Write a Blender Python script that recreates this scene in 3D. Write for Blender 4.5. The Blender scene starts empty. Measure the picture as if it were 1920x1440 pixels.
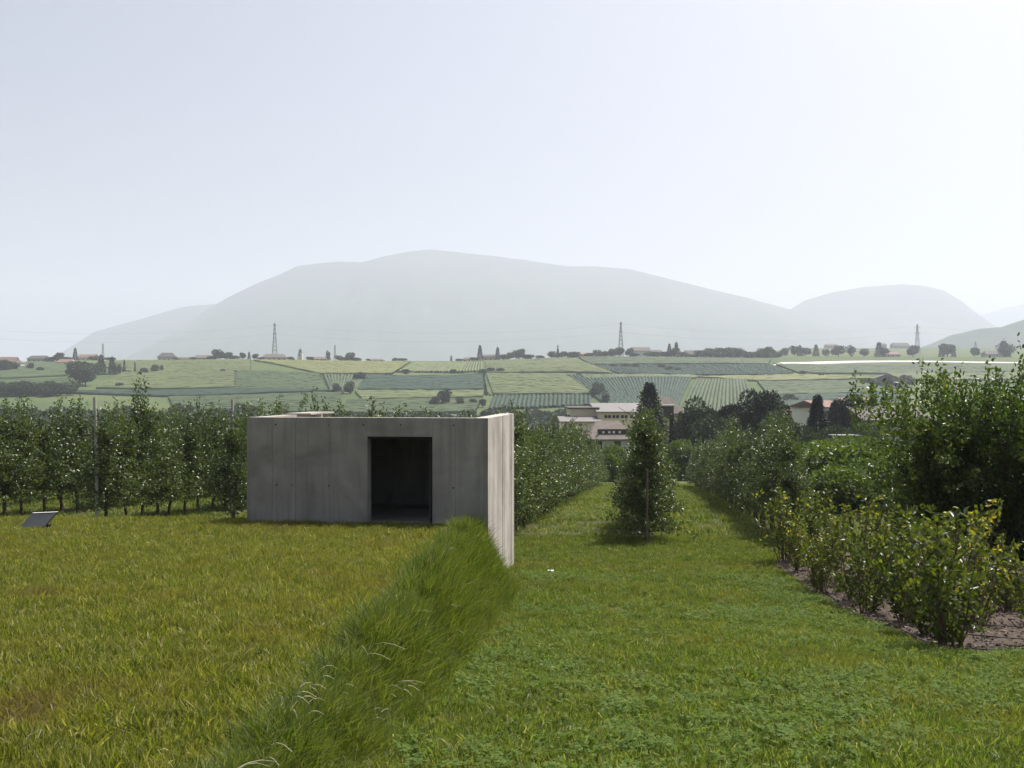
import bpy, math, random
import numpy as np
from mathutils import Vector, Matrix

R = math.radians
rng = np.random.default_rng(7)
random.seed(7)
sc = bpy.context.scene
col = sc.collection

# ------------------------------------------------------------------ camera
F = 1884.0; HZ = 730.0            # focal length in photo pixels, horizon line of the 1920x1440 photo
cam_d = bpy.data.cameras.new('camera')
cam = bpy.data.objects.new('camera', cam_d); col.objects.link(cam)
cam_d.sensor_width = 36; cam_d.lens = 36 * F / 1920
cam_d.shift_y = (HZ - 720) / 1920
cam_d.clip_start = 0.1; cam_d.clip_end = 40000
cam.location = (0, 0, 0); cam.rotation_euler = (R(90), 0, 0)
sc.camera = cam

# ------------------------------------------------------------------ light
SUN_AZ, SUN_EL = 47.0, 60.0       # degrees right of the view direction, above the horizon
w = bpy.data.worlds.new('World'); sc.world = w; w.use_nodes = True
nt = w.node_tree; nt.nodes.clear()
sky = nt.nodes.new('ShaderNodeTexSky'); sky.sky_type = 'NISHITA'; sky.sun_disc = False
sky.sun_elevation = R(SUN_EL); sky.sun_rotation = R(SUN_AZ)
sky.altitude = 400; sky.air_density = 0.8; sky.dust_density = 10.0; sky.ozone_density = 1.0
bg = nt.nodes.new('ShaderNodeBackground'); bg.inputs['Strength'].default_value = 0.084
out = nt.nodes.new('ShaderNodeOutputWorld')
nt.links.new(sky.outputs[0], bg.inputs[0]); nt.links.new(bg.outputs[0], out.inputs[0])
sun_d = bpy.data.lights.new('sun', 'SUN'); sun_d.energy = 5.0; sun_d.angle = R(0.6); sun_d.color = (1, .96, .90)
sun = bpy.data.objects.new('sun', sun_d); col.objects.link(sun)
sdir = Vector((math.sin(R(SUN_AZ)) * math.cos(R(SUN_EL)), math.cos(R(SUN_AZ)) * math.cos(R(SUN_EL)), math.sin(R(SUN_EL))))
sun.rotation_euler = sdir.to_track_quat('Z', 'Y').to_euler(); sun.location = (0, 0, 60)
vs = sc.view_settings
vs.view_transform = 'Standard'; vs.look = 'None'; vs.exposure = 0.65; vs.gamma = 1.0; vs.use_curve_mapping = False
sc.cycles.use_denoising = True; sc.cycles.denoiser = 'OPENIMAGEDENOISE'; sc.cycles.denoising_prefilter = 'NONE'
sc.cycles.max_bounces = 7; sc.cycles.diffuse_bounces = 3; sc.cycles.transmission_bounces = 4
sc.cycles.volume_bounces = 2; sc.cycles.transparent_max_bounces = 8
HAZE_DENSITY = 0.00020

# ------------------------------------------------------------------ terrain height
def hermite(x, xs, ys):
    x = np.asarray(x, float); xs = np.array(xs, float); ys = np.array(ys, float)
    d = np.diff(ys) / np.diff(xs)
    m = np.empty_like(ys); m[0] = d[0]; m[-1] = d[-1]
    m[1:-1] = np.where(d[:-1] * d[1:] > 0, 2 * d[:-1] * d[1:] / (d[:-1] + d[1:] + 1e-12), 0)
    i = np.clip(np.searchsorted(xs, x) - 1, 0, len(xs) - 2)
    h = xs[i + 1] - xs[i]; t = np.clip((x - xs[i]) / h, 0, 1)
    return (2*t**3 - 3*t**2 + 1) * ys[i] + (t**3 - 2*t**2 + t) * h * m[i] + (-2*t**3 + 3*t**2) * ys[i+1] + (t**3 - t**2) * h * m[i+1]
def sstep(x, a, b):
    t = np.clip((np.asarray(x, float) - a) / (b - a), 0, 1); return t * t * (3 - 2 * t)
RD = 0.133                        # the orchard rows run along (RD, 1)
LAWN_V = [-900, -60, -20, 0, 10, 18, 22, 28, 34, 60, 90, 140, 200, 300, 430, 700]
LAWN_Z = [8, 0.5, -1.0, -1.6, -2.83, -3.80, -4.08, -4.28, -4.62, -6.3, -8.5, -12.0, -14.2, -20, -23, -23.5]
CREST_X = [-600, 0, 130, 300, 480, 700, 850, 950, 1050, 1200, 1400, 1600, 1920, 2500]
CREST_Y = [676, 678, 677, 676, 674, 677, 677, 674, 670, 668, 670, 671, 672, 672]
def rim_x(Y): return -1.38 + 0.028 * (Y - 3)
def toe_x(Y): return rim_x(Y) + 0.25 + 0.035 * np.clip(Y - 3, 0, 30)
def terrain(X, Y):
    X = np.asarray(X, float); Y = np.asarray(Y, float)
    v = Y + RD * X
    lawn = hermite(np.where(Y > 100, Y + RD * X * np.clip(1 - (Y - 100) / 200, 0, 1), v), LAWN_V, LAWN_Z)
    lawn = lawn + 0.014 * np.clip(-X - 3, 0, 16) * sstep(v, 20, 28) * (1 - sstep(Y, 60, 140))
    # grassy mound left of the mown strip
    m = -1.6 - 0.058 * v - 0.010 * np.clip(-X - 7, 0, 40) ** 1.35
    b = 1 - sstep((X - rim_x(Y)) / (toe_x(Y) - rim_x(Y)), 0.0, 1.0)
    r = 1 - sstep(v, 20.6, 23.6)
    f = b * r * sstep(Y, -6, 2)
    near = lawn + (np.maximum(m, lawn) - lawn) * f
    bump = 0.02 * np.sin(1.7 * X + .6 * Y) * np.sin(1.3 * Y - .5 * X) + 0.012 * np.sin(4.1 * X) * np.sin(3.7 * Y + 1)
    near = near + bump * sstep(Y, -2, 4)
    # opposite hillside
    Ys = np.maximum(Y, 50.0)
    xp = 960 + F * X / Ys
    zc = (HZ - np.interp(xp, CREST_X, CREST_Y)) / F * 950
    u = np.clip((Y - 430) / 520, 0, 1)
    hill = -23 + (zc + 23) * (u * 1.06 - 0.06 * u * u)
    und = 1.0 * np.sin(X * .013 + 1) * np.sin(Y * .011) + 0.6 * np.sin(X * .031 + Y * .017)
    hill = hill + und * np.clip((Y - 430) / 150, 0, 1) * (1 - sstep(Y, 850, 945))
    wr = sstep(xp, 1330, 1480)
    back_l = zc - 9 * sstep(Y, 950, 1100) - 60 * sstep(Y, 1500, 4000)
    back_r = zc + (71 - zc) * np.clip((Y - 950) / 780, 0, 1) ** 1.1 - 95 * sstep(Y, 1760, 4000)
    back = back_l * (1 - wr) + back_r * wr
    far = np.where(Y > 950, back, hill)
    return np.where(Y > 430, far, near)
def tz(x, y): return float(terrain(np.array([x]), np.array([y]))[0])
def gp(px, py, ymax=940.0, ymin=3.0):
    """first point of the ground on the line of sight through a photo pixel"""
    Y = np.geomspace(ymin, ymax, 6000); X = (px - 960) / F * Y; zr = (HZ - py) / F * Y
    hit = np.nonzero(zr < terrain(X, Y))[0]
    i = hit[0] if len(hit) else len(Y) - 1
    return float(X[i]), float(Y[i])
def at(px, Y):
    X = (px - 960) / F * Y
    return (X, Y, tz(X, Y))

# ------------------------------------------------------------------ helpers
def mesh_np(name, V, faces):
    """faces: list of (n,k) int arrays"""
    V = np.asarray(V, np.float32); me = bpy.data.meshes.new(name)
    me.vertices.add(len(V)); me.vertices.foreach_set('co', V.ravel())
    loops = np.concatenate([np.asarray(f, np.int32).ravel() for f in faces])
    tot = np.concatenate([np.full(len(f), np.asarray(f).shape[1], np.int32) for f in faces])
    st = np.concatenate([[0], np.cumsum(tot)[:-1]]).astype(np.int32)
    me.loops.add(len(loops)); me.loops.foreach_set('vertex_index', loops)
    me.polygons.add(len(tot)); me.polygons.foreach_set('loop_start', st)
    me.update(calc_edges=True); me.validate()
    return me
def set_attr(me, name, vals):
    a = me.attributes.new(name, 'FLOAT', 'POINT'); a.data.foreach_set('value', np.asarray(vals, np.float32))
def link(name, me, mat=None, parent=None, smooth=False):
    o = bpy.data.objects.new(name, me); col.objects.link(o)
    if mat is not None and me is not None and not me.materials: me.materials.append(mat)
    if smooth: me.polygons.foreach_set('use_smooth', np.ones(len(me.polygons), bool))
    if parent is not None: o.parent = parent
    return o
def empty(name, loc, rz=0.0, scale=1.0):
    o = bpy.data.objects.new(name, None); col.objects.link(o)
    o.location = loc; o.rotation_euler = (0, 0, rz); o.scale = (scale,) * 3 if not hasattr(scale, '__len__') else scale
    o.empty_display_size = .2
    return o
def tag(o, label=None, cat=None, group=None, kind=None):
    if label: o['label'] = label
    if cat: o['category'] = cat
    if group: o['group'] = group
    if kind: o['kind'] = kind
    return o
class MB:
    def __init__(s): s.v = []; s.f = []
    def add(s, vs, fs):
        n = len(s.v); s.v += [tuple(p) for p in vs]; s.f += [tuple(i + n for i in f) for f in fs]; return s
    def box(s, x0, x1, y0, y1, z0, z1):
        return s.add([(x0,y0,z0),(x1,y0,z0),(x1,y1,z0),(x0,y1,z0),(x0,y0,z1),(x1,y0,z1),(x1,y1,z1),(x0,y1,z1)],
                     [(3,2,1,0),(4,5,6,7),(0,1,5,4),(1,2,6,5),(2,3,7,6),(3,0,4,7)])
    def bar(s, a, b, t, t2=None, n=4):
        a = Vector(a); b = Vector(b); d = (b - a)
        if d.length < 1e-6: return s
        d.normalize(); u = d.orthogonal().normalized(); w_ = d.cross(u); t2 = t if t2 is None else t2
        vs_ = []
        for p, r_ in ((a, t), (b, t2)):
            for k in range(n):
                an = 2 * math.pi * (k + .5) / n; vs_.append(p + (u * math.cos(an) + w_ * math.sin(an)) * r_)
        fs = [(k, (k+1) % n, n + (k+1) % n, n + k) for k in range(n)] + [tuple(range(n))[::-1], tuple(range(n, 2*n))]
        return s.add(vs_, fs)
    def tube(s, pts, rad, n=6):
        pts = [Vector(p) for p in pts]; rad = rad if hasattr(rad, '__len__') else [rad] * len(pts)
        vs_ = []; prev = None
        for i, p in enumerate(pts):
            d = (pts[min(i+1, len(pts)-1)] - pts[max(i-1, 0)]).normalized()
            u = d.orthogonal().normalized() if prev is None else (prev - d * prev.dot(d)).normalized()
            prev = u; w_ = d.cross(u)
            vs_ += [p + (u * math.cos(2*math.pi*k/n) + w_ * math.sin(2*math.pi*k/n)) * rad[i] for k in range(n)]
        fs = [(i*n+k, i*n+(k+1) % n, (i+1)*n+(k+1) % n, (i+1)*n+k) for i in range(len(pts)-1) for k in range(n)]
        fs += [tuple(range(n))[::-1], tuple(range((len(pts)-1)*n, len(pts)*n))]
        return s.add(vs_, fs)
    def mesh(s, name):
        me = bpy.data.meshes.new(name); me.from_pydata(s.v, [], s.f); me.update(); return me
    def build(s, name, mat, parent=None, smooth=False):
        return link(name, s.mesh(name), mat, parent, smooth)

# ------------------------------------------------------------------ materials
MATS = {}
def newmat(name):
    m = bpy.data.materials.new(name); m.use_nodes = True; MATS[name] = m
    nt = m.node_tree; p = nt.nodes['Principled BSDF']
    return m, nt, p
def N(nt, t, **kw):
    n = nt.nodes.new(t)
    for k, v in kw.items():
        if k.startswith('i_'):
            n.inputs[k[2:].replace('_', ' ')].default_value = v
        else: setattr(n, k, v)
    return n
def ramp(nt, fac, stops):
    r = nt.nodes.new('ShaderNodeValToRGB'); e = r.color_ramp.elements
    while len(e) < len(stops): e.new(.5)
    for k, (p, c) in enumerate(stops):
        e[k].position = p; e[k].color = (*c, 1)
    nt.links.new(fac, r.inputs[0]); return r.outputs[0]
def noise(nt, scale, detail=4, rough=.55, vec=None, dist=0):
    n = N(nt, 'ShaderNodeTexNoise'); n.inputs['Scale'].default_value = scale
    n.inputs['Detail'].default_value = detail; n.inputs['Roughness'].default_value = rough; n.inputs['Distortion'].default_value = dist
    if vec is not None: nt.links.new(vec, n.inputs['Vector'])
    return n.outputs['Fac']
def mixc(nt, fac, a, b, mode='MIX'):
    m = N(nt, 'ShaderNodeMix', data_type='RGBA', blend_type=mode)
    for sock, v in ((m.inputs[0], fac), (m.inputs[6], a), (m.inputs[7], b)):
        if hasattr(v, 'is_output'): nt.links.new(v, sock)
        else: sock.default_value = v if not hasattr(v, '__len__') else (*v[:3], 1)
    return m.outputs[2]
def mth(nt, op, a, b=None):
    m = N(nt, 'ShaderNodeMath', operation=op)
    for k, v in enumerate((a, b)):
        if v is None: continue
        if hasattr(v, 'is_output'): nt.links.new(v, m.inputs[k])
        else: m.inputs[k].default_value = v
    return m.outputs[0]
def bump(nt, h, p, strength=.3, dist=.01):
    b = N(nt, 'ShaderNodeBump'); b.inputs['Strength'].default_value = strength; b.inputs['Distance'].default_value = dist
    nt.links.new(h, b.inputs['Height']); nt.links.new(b.outputs[0], p.inputs['Normal'])
def wpos(nt): return N(nt, 'ShaderNodeNewGeometry').outputs['Position']
def opos(nt): return N(nt, 'ShaderNodeTexCoord').outputs['Object']

def leaf_mat(name, stops, rough=.38, spec=.5, transl=.35, patch=None, patch_scale=.4, tcol=None, vary=.22):
    """leaf colour from the per-leaf attribute 'tint' and slow colour drift in space"""
    m, nt, p = newmat(name)
    a = N(nt, 'ShaderNodeAttribute', attribute_name='tint').outputs['Fac']
    oi = N(nt, 'ShaderNodeObjectInfo').outputs['Random']
    f = mth(nt, 'ADD', a, mth(nt, 'MULTIPLY', mth(nt, 'SUBTRACT', oi, .5), vary))
    c = ramp(nt, f, stops)
    if patch:
        n = noise(nt, patch_scale, 4, .6, wpos(nt))
        for lo, hi, cc, amt in patch:
            fac = mth(nt, 'MULTIPLY', ramp(nt, n, [(lo, (0,)*3), (hi, (1,)*3)]), amt)
            c = mixc(nt, fac, c, cc)
    nt.links.new(c, p.inputs['Base Color'])
    p.inputs['Roughness'].default_value = rough; p.inputs['Specular IOR Level'].default_value = spec
    t = N(nt, 'ShaderNodeBsdfTranslucent')
    tc = mixc(nt, 1.0, c, tcol or (1.25, 1.3, .55), 'MULTIPLY'); nt.links.new(tc, t.inputs[0])
    mx = N(nt, 'ShaderNodeMixShader'); mx.inputs[0].default_value = transl
    nt.links.new(p.outputs[0], mx.inputs[1]); nt.links.new(t.outputs[0], mx.inputs[2])
    nt.links.new(mx.outputs[0], nt.nodes['Material Output'].inputs[0])
    return m
def plain(name, c, rough=.7, var=.15, scale=2.0, spec=.3, metal=0):
    m, nt, p = newmat(name)
    n = noise(nt, scale, 5, .6, opos(nt))
    nt.links.new(ramp(nt, n, [(.3, tuple(x * (1 - var) for x in c)), (.7, tuple(min(1, x * (1 + var)) for x in c))]), p.inputs['Base Color'])
    p.inputs['Roughness'].default_value = rough; p.inputs['Specular IOR Level'].default_value = spec; p.inputs['Metallic'].default_value = metal
    return m

# concrete: cloudy grey, runs, pores
def concrete(name, base, seed, streak=.5):
    m, nt, p = newmat(name); pos = opos(nt)
    mp = N(nt, 'ShaderNodeMapping'); mp.inputs['Location'].default_value = (seed, seed * .7, seed * .3); nt.links.new(pos, mp.inputs[0])
    big = noise(nt, .9, 5, .6, mp.outputs[0], .4)
    st = N(nt, 'ShaderNodeMapping'); st.inputs['Scale'].default_value = (5, 5, .35); nt.links.new(mp.outputs[0], st.inputs[0])
    runs = noise(nt, 1.0, 5, .65, st.outputs[0])
    fine = noise(nt, 45, 3, .6, mp.outputs[0])
    c = ramp(nt, big, [(.25, tuple(x * .55 for x in base)), (.5, base), (.75, tuple(x * 1.3 for x in base))])
    c = mixc(nt, mth(nt, 'MULTIPLY', ramp(nt, runs, [(.46, (0,)*3), (.66, (1,)*3)]), streak), c, tuple(x * .6 for x in base))
    c = mixc(nt, mth(nt, 'MULTIPLY', ramp(nt, fine, [(.58, (0,)*3), (.75, (1,)*3)]), .3), c, tuple(x * .55 for x in base))
    oi = N(nt, 'ShaderNodeObjectInfo').outputs['Random']
    c = mixc(nt, 1.0, c, ramp(nt, oi, [(0, (.86,)*3), (1, (1.1,)*3)]), 'MULTIPLY')
    nt.links.new(c, p.inputs['Base Color']); p.inputs['Roughness'].default_value = .82; p.inputs['Specular IOR Level'].default_value = .25
    bump(nt, mth(nt, 'ADD', mth(nt, 'MULTIPLY', fine, .4), big), p, .25, .01)
    return m
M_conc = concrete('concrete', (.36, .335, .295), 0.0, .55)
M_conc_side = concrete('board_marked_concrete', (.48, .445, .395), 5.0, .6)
M_tie = plain('tie_hole_grout', (.10, .095, .085), .9, .3, 30)
M_black = plain('black_steel', (.012, .012, .013), .5)
M_bark = plain('bark', (.09, .07, .05), .9, .35, 9)
M_twig = plain('twig', (.13, .09, .055), .85, .3, 12)
M_post = plain('weathered_post', (.46, .43, .39), .85, .2, 6)
M_postd = plain('brown_post', (.12, .10, .08), .85, .25, 6)
M_plaque = plain('plaque_metal', (.075, .082, .085), .55, .15, 5, .4, 0)
M_white = plain('white_paint_and_lit_edge', (.78, .78, .76), .6, .05, 2)
M_hose = plain('hose', (.07, .065, .06), .7, .3, 8, .3)
M_cable = plain('cable', (.12, .12, .13), .5)
M_pylon = plain('galvanised_steel', (.30, .31, .32), .55, .2, .3, .5, .3)
M_glass = plain('dark_glass', (.03, .035, .04), .15, .1, 1, .6)
M_cream = plain('cream_render', (.74, .64, .45), .85, .08, .4)
M_wwall = plain('white_render', (.62, .61, .57), .85, .08, .4)
M_gwall = plain('grey_render', (.40, .38, .35), .85, .12, .4)
M_roofg = plain('grey_sheet_roof', (.17, .158, .15), .55, .12, .5)
M_roofb = plain('brown_tile_roof', (.135, .115, .10), .85, .25, 1.2)
M_roofr = plain('red_tile_roof', (.22, .145, .115), .85, .25, 1.2)
M_roofd = plain('dark_roof', (.10, .085, .08), .8, .25, 1.2)
M_wood = plain('dark_timber', (.06, .045, .035), .8, .25, 2)
M_stone = plain('pale_stone', (.42, .38, .33), .9, .25, 14)
M_road = plain('pale_concrete_edge', (.78, .76, .72), .85, .1, .05)

M_apple = leaf_mat('apple_leaf', [(0, (.036, .058, .022)), (.5, (.068, .102, .034)), (.85, (.115, .15, .046)), (1, (.18, .19, .065))], .34, .62, .38)
M_tall = leaf_mat('tall_fruit_tree_leaf', [(0, (.030, .055, .014)), (.5, (.060, .10, .020)), (.85, (.11, .155, .028)), (1, (.19, .20, .04))], .34, .5, .42)
M_shrub = leaf_mat('shrub_leaf', [(0, (.035, .055, .012)), (.5, (.095, .125, .022)), (.85, (.18, .20, .035)), (.93, (.24, .23, .035)), (1, (.42, .34, .05))], .38, .45, .45)
M_far = leaf_mat('distant_leaf', [(0, (.026, .050, .022)), (.6, (.052, .080, .034)), (1, (.095, .12, .048))], .6, .3, .15)
M_con = leaf_mat('conifer_needles', [(0, (.012, .025, .014)), (.6, (.024, .042, .022)), (1, (.045, .062, .03))], .6, .3, .05)
M_bush = leaf_mat('bright_bush_leaf', [(0, (.05, .085, .02)), (.6, (.085, .13, .028)), (1, (.14, .18, .04))], .45, .4, .35)
GRASS_PATCH = [(.34, .46, (.13, .175, .022), .0), (.50, .64, (.215, .195, .045), .6), (.60, .70, (.17, .13, .065), .7)]
M_lawn = leaf_mat('lawn_blade', [(0, (.045, .080, .014)), (.45, (.115, .165, .030)), (.8, (.18, .225, .05)), (.95, (.25, .27, .09)), (1, (.36, .33, .18))], .5, .35, .48, [(.48, .70, (.20, .185, .05), .55)], .7, None, .45)
M_mound = leaf_mat('mound_blade', [(0, (.060, .085, .014)), (.45, (.155, .180, .028)), (.8, (.225, .235, .05)), (.95, (.27, .26, .09)), (1, (.38, .33, .18))], .5, .35, .48, GRASS_PATCH, .75, None, .45)
M_tallg = leaf_mat('tall_grass_blade', [(0, (.035, .062, .010)), (.5, (.115, .165, .026)), (.9, (.20, .22, .045)), (1, (.36, .32, .17))], .5, .3, .46, [(.46, .62, (.17, .185, .04), .4)], 1.6, None, .55)
M_seed = leaf_mat('seed_head', [(0, (.17, .165, .09)), (1, (.32, .30, .20))], .55, .35, .3, tcol=(1, 1, 1))
M_clover = leaf_mat('clover_leaf', [(0, (.065, .115, .022)), (.6, (.105, .165, .032)), (1, (.15, .20, .045))], .75, .15, .42)
M_litter = leaf_mat('leaf_litter', [(0, (.05, .035, .025)), (.6, (.14, .10, .075)), (.9, (.26, .20, .15)), (1, (.45, .40, .33))], .7, .3, .05, tcol=(1, 1, 1))

# ground: earthy grass near, meadow green on the far hillside
m, nt, p = newmat('ground_cover'); pos = wpos(nt)
sx = N(nt, 'ShaderNodeSeparateXYZ'); nt.links.new(pos, sx.inputs[0])
n1 = noise(nt, .55, 5, .6, pos); n2 = noise(nt, 9, 4, .6, pos); n3 = noise(nt, .012, 5, .6, pos)
c = ramp(nt, n2, [(.3, (.035, .034, .014)), (.55, (.06, .062, .02)), (.75, (.10, .08, .042))])
c = mixc(nt, ramp(nt, n1, [(.55, (0,)*3), (.75, (1,)*3)]), c, (.12, .10, .055))
cf = ramp(nt, n3, [(.3, (.055, .085, .032)), (.5, (.075, .105, .038)), (.7, (.11, .125, .048))])
ff = N(nt, 'ShaderNodeMapRange'); ff.inputs[1].default_value = 26; ff.inputs[2].default_value = 80; nt.links.new(sx.outputs[1], ff.inputs[0])
c = mixc(nt, ff.outputs[0], c, cf); nt.links.new(c, p.inputs['Base Color']); p.inputs['Roughness'].default_value = .95; p.inputs['Specular IOR Level'].default_value = .1
bump(nt, n2, p, .5, .03); M_ground = m
# soil of the bed
m, nt, p = newmat('mulched_soil'); pos = wpos(nt)
n1 = noise(nt, 14, 6, .7, pos); n2 = noise(nt, 1.2, 4, .6, pos)
c = ramp(nt, n1, [(.3, (.025, .017, .012)), (.5, (.055, .037, .027)), (.68, (.10, .07, .052)), (.8, (.19, .145, .115))])
nt.links.new(mixc(nt, ramp(nt, n2, [(.55, (0,)*3), (.7, (.6,)*3)]), c, (.07, .05, .035)), p.inputs['Base Color']); p.inputs['Roughness'].default_value = .95
bump(nt, n1, p, .9, .04); M_soil = m
# forested mountain sides
m, nt, p = newmat('forested_mountain'); pos = wpos(nt)
n1 = noise(nt, .0022, 6, .6, pos); n2 = noise(nt, .012, 5, .6, pos)
c = ramp(nt, n1, [(.35, (.030, .045, .028)), (.6, (.05, .068, .038)), (.78, (.12, .12, .09))])
nt.links.new(mixc(nt, ramp(nt, n2, [(.62, (0,)*3), (.75, (.5,)*3)]), c, (.2, .19, .16)), p.inputs['Base Color']); p.inputs['Roughness'].default_value = .95; p.inputs['Specular IOR Level'].default_value = .1
M_mtn = m

# ------------------------------------------------------------------ ground sheet
def spaced(fine, step, lo, hi, g=1.09):
    a, b = fine; mid = list(np.arange(a, b + 1e-6, step)); s = step; x = b
    while x < hi: s *= g; x += s; mid.append(min(x, hi))
    s = step; x = a; pre = []
    while x > lo: s *= g; x -= s; pre.append(max(x, lo))
    return np.array(pre[::-1] + mid)
xs = spaced((-2.4, .6), .12, -7600, 7600, 1.07)
ys = np.concatenate([spaced((-4, 30), .4, -700, 420, 1.04), np.arange(430, 1100, 9.0), np.geomspace(1110, 11400, 70)])
GX, GY = np.meshgrid(xs, ys); GZ = terrain(GX, GY)
nx, ny = len(xs), len(ys)
idx = np.arange(nx * ny).reshape(ny, nx)
ground = link('ground', mesh_np('ground', np.stack([GX, GY, GZ], -1).reshape(-1, 3),
              [np.stack([idx[:-1, :-1], idx[:-1, 1:], idx[1:, 1:], idx[1:, :-1]], -1).reshape(-1, 4)]), M_ground, smooth=True)
tag(ground, 'grassy sloping ground running from the mown lawn to the far hillside', kind='structure')

# ------------------------------------------------------------------ mountains
def vnoise(x, y, seed=0):
    xi = np.floor(x).astype(int); yi = np.floor(y).astype(int); xf = x - xi; yf = y - yi
    h = lambda a, b: np.modf(np.abs(np.sin(a * 127.1 + b * 311.7 + seed * 74.7) * 43758.5453))[0]
    u = xf * xf * (3 - 2 * xf); v = yf * yf * (3 - 2 * yf)
    return (h(xi, yi) * (1-u) + h(xi+1, yi) * u) * (1-v) + (h(xi, yi+1) * (1-u) + h(xi+1, yi+1) * u) * v
def fbm(x, y, seed=0, o=5):
    s = 0; a = .5
    for k in range(o): s = s + a * vnoise(x * 2**k, y * 2**k, seed + k); a *= .5
    return s
def mountain(name, label, prof, D, depth, seed, base=-80, rough=.55):
    px = np.array([q[0] for q in prof], float); py = np.array([q[1] for q in prof], float)
    nx_, nd = 360, 70
    xx = np.linspace(px[0], px[-1], nx_)
    top = (HZ - np.interp(xx, px, py)) / F * D
    X0 = (xx - 960) / F * D
    s = np.linspace(-1, 1, nd)                     # -1 front foot, 0 ridge, 1 back foot
    S, I = np.meshgrid(s, np.arange(nx_), indexing='ij')
    T = top[I]; XX = X0[I]
    nz = fbm(XX / 420.0, S * 3.0 + seed, seed); gul = np.abs(fbm(XX / 260.0 + .8 * S, S * 1.3, seed + 9) - .5) * 2
    prof_s = (1 - np.abs(S)) ** np.where(S < 0, 1.1, .9)
    env = np.clip(np.abs(S) * 2.2, 0, 1) * (1 - np.abs(S)) ** .5
    Z = base + (T - base) * prof_s + rough * env * ((nz - .5) * 260 - gul * 130) * np.clip((T - base) / 500, .12, 1)
    Z = np.minimum(Z, base + (T - base) * (1 - .02 * np.abs(S)) )
    ridge = np.abs(S) < .03
    Z = np.where(ridge, Z + rough * 7 * (fbm(XX / 45.0, XX * 0, seed + 3, 4) - .5), Z)
    YY = D + S * depth
    id_ = np.arange(nd * nx_).reshape(nd, nx_)
    me = mesh_np(name, np.stack([XX, YY, Z], -1).reshape(-1, 3), [np.stack([id_[:-1, :-1], id_[:-1, 1:], id_[1:, 1:], id_[1:, :-1]], -1).reshape(-1, 4)])
    o = link(name, me, M_mtn, smooth=True); tag(o, label, kind='structure'); return o
mountain('mountain', 'broad hazy blue mountain range with a rounded summit',
    [(180,735),(260,680),(330,625),(395,575),(430,555),(480,530),(525,512),(560,495),(600,490),(640,487),(680,489),(720,478),(770,468),(810,465),(860,470),(930,478),(1000,487),(1060,496),(1120,497),(1180,502),(1260,522),(1330,540),(1400,556),(1450,570),(1480,578),(1530,592),(1600,625),(1700,690),(1760,735)], 6200, 2300, 2)
mountain('mountain', 'low hazy ridge descending to the plain beside the mountain range',
    [(60,735),(105,668),(140,645),(180,620),(250,600),(330,577),(350,572),(395,568),(440,566),(520,580),(700,735)], 7000, 1500, 5)
mountain('mountain', 'rounded hazy mountain with a steep far side, beyond the saddle',
    [(1330,735),(1400,650),(1450,600),(1480,579),(1510,560),(1560,545),(1620,535),(1690,530),(1730,533),(1765,541),(1800,562),(1830,587),(1855,606),(1890,640),(1960,735)], 6900, 1800, 11)
mountain('mountain', 'faintest mountain barely showing through the haze',
    [(1700,735),(1780,640),(1840,590),(1880,576),(1960,560),(2100,540),(2400,600),(2600,735)], 9300, 1900, 17)
mountain('hill', 'dark wooded hill spur rising above the plateau',
    [(1560,728),(1690,662),(1730,650),(1760,638),(1790,625),(1840,614),(1880,611),(1920,598),(2000,570),(2150,560),(2500,735)], 2900, 900, 23, base=-30, rough=.35)

# ------------------------------------------------------------------ concrete pavilion
# local frame: origin at the right front corner, +x to the right along the front, +y into the box
ang = -math.atan(RD)
cx, cy = -0.478, 20.0
pav = empty('concrete_pavilion', (cx, cy, 0), ang)
tag(pav, 'flat topped raw concrete pavilion with an open dark doorway sunk into the mound', 'pavilion')
ZT = -0.573; ZB = -5.0; W = 5.02; DP = 4.0; TH = .30
DX0, DX1, DZ = -2.47, -1.13, -0.955      # doorway
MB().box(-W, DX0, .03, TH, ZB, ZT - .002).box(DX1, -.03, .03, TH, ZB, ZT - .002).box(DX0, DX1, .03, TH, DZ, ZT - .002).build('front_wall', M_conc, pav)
front_wall = pav.children[0]
# formwork panels on the front, 30 mm proud with open joints
seams = [-W, -4.47, -3.98, -3.25, DX0]
def panel(x0, x1, z0, z1, proud=0.0):
    g = .0022
    b = MB(); b.box(x0 + g, x1 - g, -proud, .03, z0 + g, z1)
    return b.build('concrete_panel', M_conc, front_wall)
k = 0
for a, b_ in zip(seams[:-1], seams[1:]):
    panel(a, b_, ZB, ZT, [.0, .003, .001, .004][k]); k += 1
panel(DX0, DX1, DZ, ZT, .002)
for a, b_ in ((DX1, -.66), (-.66, 0)):
    panel(a, b_, ZB, ZT, .001 * k); k += 1
for hx, hz in [(-4.38, -1.96), (-4.04, -1.96), (-3.28, -1.96), (-.70, -1.97), (-3.28, -.72), (-2.55, -.72), (-1.78, -.72), (-4.40, -.72), (-.70, -.72)]:
    b = MB(); n = 10; hr = .012 + .009 * abs(math.sin(hx * 7 + hz * 3))
    b.add([(hx + hr * math.cos(2*math.pi*q/n), -.0062, hz + hr * math.sin(2*math.pi*q/n)) for q in range(n)] +
          [(hx + hr * math.cos(2*math.pi*q/n), .01, hz + hr * math.sin(2*math.pi*q/n)) for q in range(n)],
          [tuple(range(n))[::-1]] + [(q, (q+1) % n, n + (q+1) % n, n + q) for q in range(n)])
    b.build('tie_hole', M_tie, front_wall)
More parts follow.
